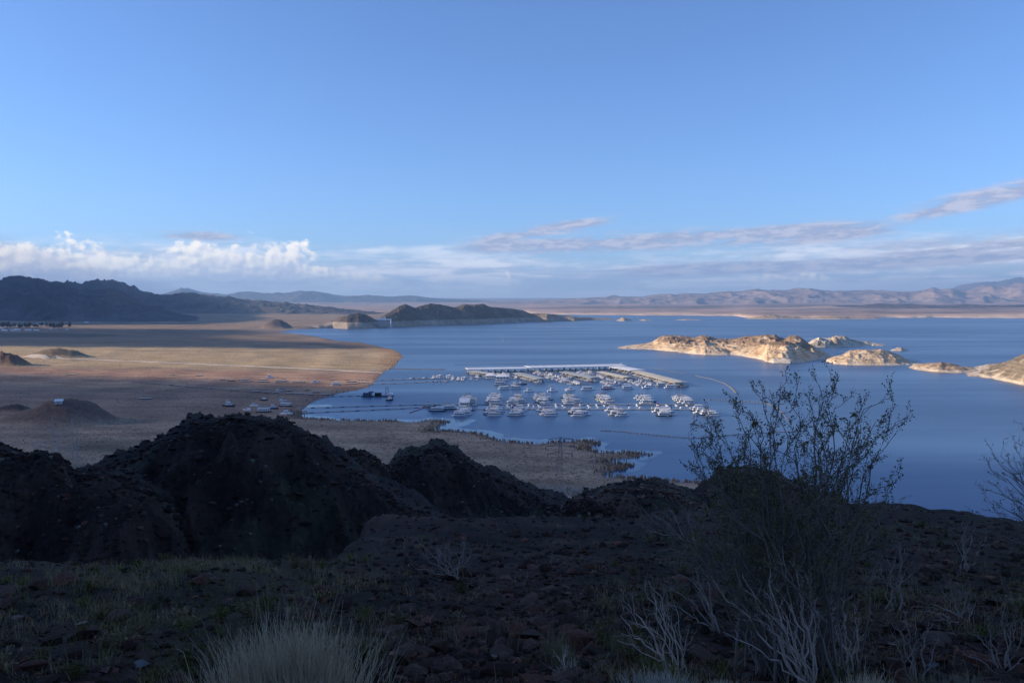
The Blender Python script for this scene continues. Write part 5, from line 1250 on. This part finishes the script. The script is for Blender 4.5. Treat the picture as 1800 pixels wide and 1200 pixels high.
# ------------------------------------------------------------------ foreground: plants
class Tubes:
    def __init__(s): s.V = []; s.F = []; s.n = 0
    def add(s, P, r, k=4):
        P = np.asarray(P, float); m = len(P); d = np.gradient(P, axis=0); d /= np.linalg.norm(d, axis=1)[:, None] + 1e-9
        ref = np.where(np.abs(d[:, 2:3]) < 0.9, [[0, 0, 1.0]], [[1.0, 0, 0]]); a = np.cross(d, ref); a /= np.linalg.norm(a, axis=1)[:, None] + 1e-9; b = np.cross(d, a)
        an = np.arange(k) * 2 * np.pi / k; r = np.asarray(r, float) * np.ones(m)
        ring = P[:, None, :] + r[:, None, None] * (a[:, None, :] * np.cos(an)[None, :, None] + b[:, None, :] * np.sin(an)[None, :, None])
        s.V.append(ring.reshape(-1, 3)); i = np.arange(m - 1)[:, None] * k; j = np.arange(k)[None]; jj = (j + 1) % k
        s.F.append((np.stack([i + j, i + jj, i + k + jj, i + k + j], -1).reshape(-1, 4)) + s.n); s.n += m * k
    def mesh(s, name): return mesh_np(name, np.concatenate(s.V), np.concatenate(s.F), None, True)
def limb(p0, p1, n, wig, bow, r_):
    p0, p1 = np.array(p0, float), np.array(p1, float); t = np.linspace(0, 1, n)[:, None]; L = np.linalg.norm(p1 - p0)
    mid = (p0 + p1) / 2 + np.array(bow) * L
    P = (1 - t) ** 2 * p0 + 2 * t * (1 - t) * mid + t * t * p1
    w_ = np.cumsum(r_.normal(0, 1, (n, 3)), 0); w_ -= t * w_[-1]; w_[0] = 0
    return P + w_ * wig * L
def unit(v): return v / (np.linalg.norm(v) + 1e-9)
def shrub_branches(tb, lv, P, r0, r1, r_, nsub, sublen, ntw, twlen, leaves, t0=0.3, up=0.3, spread=0.8, lsize=0.009, kink=0.05):
    m = len(P); L = np.linalg.norm(P[-1] - P[0])
    tb.add(P, np.linspace(r0, r1, m), 5)
    for s in range(nsub):
        t = t0 + (1 - t0) * (s + r_.random()) / nsub; i = min(m - 2, int(t * (m - 1))); base = P[i] + (P[i + 1] - P[i]) * (t * (m - 1) - i)
        tan = unit(P[i + 1] - P[i]); d = unit(tan + spread * r_.normal(0, 1, 3) * 0.6 + np.array([0, 0, up])); l = sublen * r_.uniform(0.5, 1.25) * (1.15 - 0.5 * t)
        Q = limb(base, base + d * l, 6, kink, r_.normal(0, 0.1, 3), r_); rs = max(r1, (r0 + (r1 - r0) * t) * 0.55); tb.add(Q, np.linspace(rs, r1 * 0.7, 6), 4)
        for w_ in range(ntw):
            tt = 0.25 + 0.75 * (w_ + r_.random()) / ntw; k = min(4, int(tt * 5)); b2 = Q[k] + (Q[k + 1] - Q[k]) * (tt * 5 - k); d2 = unit(unit(Q[k + 1] - Q[k]) + 0.75 * spread * r_.normal(0, 1, 3) * 0.7 + np.array([0, 0, up])); l2 = twlen * r_.uniform(0.4, 1.2)
            W = limb(b2, b2 + d2 * l2, 4, kink, r_.normal(0, 0.1, 3), r_); tb.add(W, np.linspace(rs * 0.5, r1 * 0.5, 4), 3)
            if leaves:
                nl = r_.poisson(leaves)
                for _ in range(nl):
                    u_ = r_.uniform(0.2, 1.05); p = W[0] + (W[-1] - W[0]) * u_ + r_.normal(0, 0.008, 3); lv.append((p, unit(d2 + 0.9 * r_.normal(0, 1, 3)), lsize * r_.uniform(0.6, 1.3)))
def leaf_mesh(lv, name, seed=0):
    r_ = np.random.default_rng(seed); n = len(lv); P = np.array([l[0] for l in lv]); D = np.array([l[1] for l in lv]); S = np.array([l[2] for l in lv])[:, None]
    B = np.cross(D, r_.normal(0, 1, (n, 3))); B /= np.linalg.norm(B, axis=1)[:, None] + 1e-9
    V3 = np.stack([P, P + D * S * 0.9 + B * S * 0.62, P + D * S * 2.0, P + D * S * 0.9 - B * S * 0.62], 1).reshape(-1, 3)
    return mesh_np(name, V3, np.arange(n * 4).reshape(n, 4), None, False)
M_STEM = mat_plain('creosote_stem', (0.24, 0.185, 0.15), 0.9, 0.3, 8.0); M_CLEAF = mat_plain('creosote_leaf', (0.16, 0.125, 0.034), 0.6, 0.4, 3.0); M_DEAD = mat_plain('bleached_wood', (0.62, 0.48, 0.38), 0.9, 0.25, 6.0)
def root_at(px, py):
    x_, y_, z_, _ = near_pts([px], [py]); return np.array([x_[0], y_[0], z_[0]])
def bush(name, root, tips, label, cat, leaves, mat, r_, r0=0.011, r1=0.0022, nsub=8, sublen=0.34, ntw=5, twlen=0.13, t0=0.3, dyr=0.5, bow=0.16, lsize=0.009, wig=0.012, base_r=0.16, kink=0.05, up=0.3):
    e = empty(name, tuple(root)); lv = []
    for (tx, ty, *opt) in tips:
        Yt = root[1] + (opt[0] if opt else r_.uniform(-dyr, dyr))
        tip = np.array(AT(tx, ty, Yt)[:]) - root; b = np.array([r_.normal(0, base_r), r_.normal(0, base_r), -0.04])
        L = np.linalg.norm(tip - b); P = limb(b, tip, 14, wig, (-(tip[0] - b[0]) / (L + .01) * 0.12, 0, bow * r_.uniform(0.4, 1.3)), r_)
        tb = Tubes(); k = L / 2.0; lf = opt[1] if len(opt) > 1 else leaves
        shrub_branches(tb, lv, P, r0 * (0.6 + 0.5 * k) * r_.uniform(0.7, 1.2), r1, r_, max(3, int(nsub * (0.4 + 0.6 * k))), sublen * (0.5 + 0.5 * k), ntw, twlen, lf, t0, up, 0.8, lsize, kink)
        obj('branch', tb.mesh('branch'), mat, e)
    if lv:
        o = obj('foliage', leaf_mesh(lv, 'foliage'), M_CLEAF, e); o['kind'] = 'stuff'
    return tag(e, label, cat)
r_ = np.random.default_rng(77)
root = root_at(1392, 1168)
tips = [(1215, 772), (1232, 748), (1250, 738), (1292, 722), (1300, 735), (1340, 690), (1352, 684), (1372, 682), (1380, 690), (1398, 700), (1418, 690), (1440, 676), (1452, 684), (1462, 700), (1440, 700), (1470, 712), (1505, 722), (1532, 712), (1552, 706), (1566, 716), (1586, 740), (1575, 760), (1540, 740),
        (1570, 845), (1548, 860), (1222, 830), (1228, 800), (1250, 800), (1275, 770), (1310, 760), (1330, 740), (1500, 765), (1520, 780), (1478, 760)]
tips = [t + (r_.uniform(-0.5, 0.5), 7.0) for t in tips]
tips += [(r_.uniform(1225, 1500), r_.uniform(770, 860), r_.uniform(-0.6, 0.6), 9.0) for _ in range(20)]
tips += [(r_.uniform(1180, 1520), r_.uniform(850, 960), r_.uniform(-0.7, 0.6), 9.0) for _ in range(12)]
tips += [(r_.uniform(1120, 1250), r_.uniform(880, 990), r_.uniform(-0.4, 0.5), 2.5) for _ in range(14)] + [(r_.uniform(1480, 1590), r_.uniform(860, 960), r_.uniform(-0.4, 0.5), 3.5) for _ in range(8)]
bush('creosote_bush', root, tips, 'large tangled creosote bush rising in front of the lake at right', 'bush', 3, M_STEM, r_, dyr=0.5, lsize=0.0095, wig=0.022, nsub=10, sublen=0.27, twlen=0.11)
r_ = np.random.default_rng(78)
root = root_at(1885, 985)
tips = [(1722, 858), (1735, 815), (1742, 795), (1758, 800), (1770, 835), (1782, 785), (1796, 782), (1810, 770), (1840, 760), (1880, 760), (1730, 880), (1745, 900), (1775, 870), (1800, 850), (1715, 905), (1760, 920), (1840, 800), (1900, 780), (1940, 800), (1700, 930), (1730, 945), (1790, 910), (1820, 880), (1755, 860), (1790, 830), (1980, 850)]
bush('creosote_bush', root, tips, 'thin creosote bush leaning in from the right edge', 'bush', 3.6, M_STEM, r_, r0=0.014, r1=0.003, nsub=7, sublen=0.42, dyr=0.7, lsize=0.012, t0=0.35)
# bleached dead shrubs
DEADS = [((1432, 1186), [(1250, 1012), (1292, 1000), (1305, 1010), (1345, 1040), (1352, 985), (1388, 985), (1400, 1000), (1375, 965), (1412, 1000), (1435, 1050), (1330, 1085), (1318, 1050), (1360, 1060), (1290, 1060), (1440, 1090), (1270, 1110), (1355, 1020)], 'bleached dead shrub with fanning pale branches below the creosote bush', 7),
         ((1492, 1172), [(1468, 1035), (1478, 1050), (1500, 1062), (1460, 1120), (1520, 1110), (1484, 1075)], 'slim bleached dead shrub just right of the fanning one', 4),
         ((1195, 1178), [(1098, 1064), (1112, 1055), (1135, 1040), (1150, 1042), (1160, 1055), (1090, 1080), (1175, 1085), (1128, 1085), (1085, 1125), (1210, 1110), (1140, 1020), (1185, 1060)], 'bleached dead shrub left of the creosote bush base', 5),
         ((1002, 1194), [(990, 1148), (985, 1160), (1004, 1155), (978, 1185), (1012, 1180)], 'small forked bleached twig at the bottom centre', 3),
         ((1574, 1062), [(1558, 965), (1580, 955), (1590, 965), (1545, 985), (1600, 1010), (1562, 1000)], 'thin upright dead shrub on the right slope', 4),
         ((1690, 1085), [(1632, 1062), (1655, 1040), (1668, 1030), (1640, 1090), (1700, 1050), (1715, 1060), (1735, 1100), (1625, 1075)], 'sprawling dead shrub on the right slope', 5),
         ((1705, 990), [(1698, 925), (1715, 930), (1675, 950), (1735, 945), (1690, 940)], 'small dead shrub below the right-hand crest', 4),
         ((800, 1006), [(745, 965), (765, 958), (790, 965), (825, 985), (835, 975), (770, 980), (755, 985), (815, 962), (730, 1000)], 'low twiggy dry shrub in the middle of the dark slope', 6),
         ((1770, 1175), [(1700, 1110), (1730, 1090), (1760, 1085), (1790, 1080), (1810, 1100), (1690, 1150), (1740, 1120), (1830, 1130)], 'grey dead shrub in the lower right corner', 6),
         ((1610, 1180), [(1570, 1100), (1590, 1085), (1610, 1080), (1640, 1095), (1560, 1130), (1650, 1120)], 'grey twiggy dead shrub near the pale stone', 6),
         ((1215, 960), [(1150, 905), (1180, 895), (1205, 900), (1240, 905), (1130, 925), (1230, 930)], 'dry twiggy shrub at the crest left of the creosote bush', 6),
         ((1260, 1100), [(1190, 1010), (1215, 990), (1175, 1030), (1240, 1005), (1225, 1040), (1160, 1060)], 'grey leafless shrub at the left foot of the creosote bush', 5)]
for i, (rt, tp_, lb, ns) in enumerate(DEADS):
    r_ = np.random.default_rng(200 + i); root = root_at(*rt); sc_ = root[1] / 7.0
    bush('dead_shrub', root, tp_, lb, 'dead shrub', 0, M_DEAD if i in (0, 1, 2, 3) else mat_plain('grey_dead_wood', (0.36, 0.275, 0.225), 0.9, 0.3, 6.0), r_, r0=0.013 * sc_ ** 0.6, r1=0.0022 * sc_ ** 0.6, nsub=ns, sublen=0.25 * sc_ ** 0.7, ntw=4, twlen=0.10 * sc_ ** 0.7, t0=0.35, dyr=0.25 * sc_, bow=0.08, wig=0.02, base_r=0.04 * sc_, kink=0.06, up=0.45)

# grasses: pale bunch grass, green and straw blades
def blades(P, H, W, lean, r_, seg=4):
    """curved ribbons growing from the points P"""
    n = len(P); a = r_.uniform(0, 2 * np.pi, n); dr = np.stack([np.cos(a), np.sin(a), np.zeros(n)], 1) if not isinstance(lean, tuple) else lean[1]
    ln = lean if not isinstance(lean, tuple) else lean[0]
    t = np.linspace(0, 1, seg + 1)[None, :, None]; ln = np.asarray(ln).reshape(-1, 1, 1); H = H[:, None, None]
    C = P[:, None, :] + dr[:, None, :] * (t ** 1.8) * ln * H + np.array([0, 0, 1.0]) * t * H * (1 - 0.25 * ln * t)
    C = C + r_.normal(0, 0.020, C.shape) * t * H * 2
    fa = r_.uniform(0, np.pi, n); sdv_ = np.stack([np.cos(fa), np.sin(fa), np.zeros(n)], 1)[:, None, :] * W[:, None, None] * (1 - 0.85 * t)
    V3 = np.stack([C - sdv_, C + sdv_], 2).reshape(-1, 3); k = (seg + 1) * 2
    i = np.arange(seg)[None] * 2 + (np.arange(n) * k)[:, None]
    return V3, np.stack([i, i + 1, i + 3, i + 2], -1).reshape(-1, 4)
M_BUNCH = mat_plain('dry_bunch_grass', (0.60, 0.46, 0.30), 0.9, 0.3, 5.0)
def bunch(px0, px1, py, n, h0, h1, label, seed, mat=M_BUNCH, wdt=0.0040, depth=0.35):
    r_ = np.random.default_rng(seed); c0 = root_at((px0 + px1) / 2, py); half = (px1 - px0) / 2 * c0[1] / FPX
    q = r_.normal(0, 0.42, (n, 2)); P = np.stack([c0[0] + q[:, 0] * half, c0[1] + q[:, 1] * depth, np.zeros(n)], 1); P[:, 2] = near_h(P[:, 0], P[:, 1]) - 0.02
    r2 = np.hypot(q[:, 0], q[:, 1]); H = r_.uniform(h0, h1, n) * np.where(r_.random(n) < 0.14, r_.uniform(1.1, 1.55, n), 1.0) * (1 - 0.25 * np.minimum(r2, 1.3))
    d = np.stack([q[:, 0] + r_.normal(0, .35, n), q[:, 1] + r_.normal(0, .35, n), np.zeros(n)], 1); d /= np.linalg.norm(d, axis=1)[:, None]
    V3, F = blades(P - c0, H, np.full(n, wdt) * r_.uniform(0.6, 1.3, n), (0.06 + 0.24 * np.minimum(r2, 1.4), d), r_, 5)
    e = obj('bunch_grass', mesh_np('bunch_grass', V3, F, None, False), mat, None, tuple(c0))
    return tag(e, label, 'grass clump')
bunch(362, 658, 1212, 2000, 0.28, 0.70, 'large clump of pale dry bunch grass at the bottom left of centre', 901)
bunch(1085, 1235, 1222, 900, 0.12, 0.24, 'pale sage-like clump at the bottom edge below the dead shrub', 902, mat_plain('sage_grass', (0.52, 0.44, 0.34), 0.9, 0.3, 5.0))
bunch(1240, 1310, 1224, 420, 0.10, 0.20, 'smaller pale clump at the bottom edge beside the sage-like one', 903)
bunch(1470, 1580, 1222, 700, 0.12, 0.24, 'pale dry clump at the bottom edge right of the dead shrub', 904)
bunch(1585, 1800, 1226, 900, 0.10, 0.22, 'grey-green dry clump along the bottom right edge', 905, mat_plain('greygreen_grass', (0.22, 0.20, 0.14), 0.9, 0.3, 5.0))
bunch(948, 1010, 1160, 420, 0.16, 0.34, 'upright straw-coloured tuft left of the lower dead branches', 906, mat_plain('straw_grass', (0.24, 0.18, 0.09), 0.9, 0.3, 5.0))
bunch(1068, 1110, 1140, 260, 0.14, 0.30, 'straw-coloured tuft beside the grey stone', 907, mat_plain('straw_grass2', (0.22, 0.17, 0.085), 0.9, 0.3, 5.0))
def sward(name, N, colfun, hr, wd_, label, seed, col, region):
    r_ = np.random.default_rng(seed); px = r_.uniform(-60, 1860, N); py = 885 + 335 * r_.random(N)
    x, y, z, hit = near_pts(px, py); kk = hit & (r_.random(N) < region(px, py, x, y)); x, y, z = x[kk], y[kk], z[kk]; n = len(x)
    rep = 7; x = np.repeat(x, rep) + r_.normal(0, 0.05, n * rep) * (1 + 0.03 * np.repeat(y, rep)); y = np.repeat(y, rep) + r_.normal(0, 0.05, n * rep); z = near_h(x, y) - 0.01; n *= rep
    V3, F = blades(np.stack([x, y, z], 1), r_.uniform(*hr, n), wd_ * r_.uniform(0.6, 1.3, n) * (0.7 + y * 0.035), r_.uniform(0.1, 0.9, n), r_, 2)
    return tag(obj(name, mesh_np(name, V3, F, None, False), mat_plain(name + '_blades', col, 0.9, 0.45, 1.5)), label, 'grass', kind='stuff')
sward('green_grass', 6500, None, (0.05, 0.16), 0.0035, 'short dark green grass and weeds on the left of the shaded slope', 911, (0.16, 0.15, 0.03), lambda px, py, x, y: green_w(x, y) * (0.35 + 0.65 * np.exp(-((px - 230) / 190) ** 2 - ((py - 1075) / 55) ** 2)))
sward('dry_grass', 15000, None, (0.06, 0.24), 0.0030, 'thin straw-coloured dry grass scattered over the shaded slope', 912, (0.38, 0.26, 0.12), lambda px, py, x, y: (0.10 + 0.75 * green_w(x, y)) * sst(fbm(x / 1.1, y / 1.1, 3, 931), -0.25, 0.3))

# low olive scrub on the slope
r_ = np.random.default_rng(921); N = 700; px = r_.uniform(-40, 1840, N); py = 890 + 300 * r_.random(N)
x, y, z, hit = near_pts(px, py); kk = hit & (r_.random(N) < 0.12 + 0.6 * green_w(x, y)); x, y, z = x[kk], y[kk], z[kk]
tv3, tf3 = [], []; nt_ = 0
for s in range(60):
    a, b = r_.uniform(0, 6.28), r_.uniform(0.0, 1.0); d = np.array([math.cos(a) * b, math.sin(a) * b, 0]); tip = d * 1.0 + np.array([0, 0, r_.uniform(0.45, 1.0)]); sd_ = np.array([-math.sin(a), math.cos(a), 0]) * 0.018; base = d * 0.25
    tv3 += [base - sd_, base + sd_, tip + sd_ * 0.5, tip - sd_ * 0.5]; tf3.append([nt_, nt_ + 1, nt_ + 2, nt_ + 3]); nt_ += 4
    for q in range(3):
        p = base + (tip - base) * r_.uniform(0.4, 1.0); u1 = r_.normal(0, 1, 3) * 0.06; u2 = r_.normal(0, 1, 3) * 0.035
        tv3 += [p - u1, p + u2, p + u1, p - u2]; tf3.append([nt_, nt_ + 1, nt_ + 2, nt_ + 3]); nt_ += 4
n = len(x); sz = r_.uniform(0.08, 0.22, n) * (0.8 + y * 0.02)
tint = np.where(r_.random((n, 1)) < 0.5, [[0.13, 0.11, 0.032]], [[0.22, 0.16, 0.085]]) * r_.uniform(0.6, 1.3, (n, 1))
o = scatter('low_scrub', np.array(tv3), np.array(tf3), np.stack([x, y, z - 0.01], 1), np.stack([sz, sz, sz], 1), r_.uniform(0, 6.28, n), M_SCRUB, tint=tint)
tag(o, 'low olive and straw scrub dotted over the shaded foreground slope', 'scrub', kind='stuff')

# ------------------------------------------------------------------ haze
hz = MB().box((0, 0, 647.0), (90000.0, 90000.0, 1306.0))
hm_ = bpy.data.materials.new('haze_air'); hm_.use_nodes = True
for nd in list(hm_.node_tree.nodes):
    if nd.type != 'OUTPUT_MATERIAL': hm_.node_tree.nodes.remove(nd)
pv = hm_.node_tree.nodes.new('ShaderNodeVolumePrincipled')
pv.inputs['Color'].default_value = (0.38, 0.64, 1.0, 1.0)
pv.inputs['Density'].default_value = 5.0e-5
pv.inputs['Anisotropy'].default_value = 0.1
pv.inputs['Density Attribute'].default_value = ''
hm_.node_tree.links.new(pv.outputs[0], [nd for nd in hm_.node_tree.nodes if nd.type == 'OUTPUT_MATERIAL'][0].inputs['Volume'])
tag(obj('haze', hz.mesh('haze'), hm_), 'pale blue haze softening the far mountains', 'haze', kind='stuff')
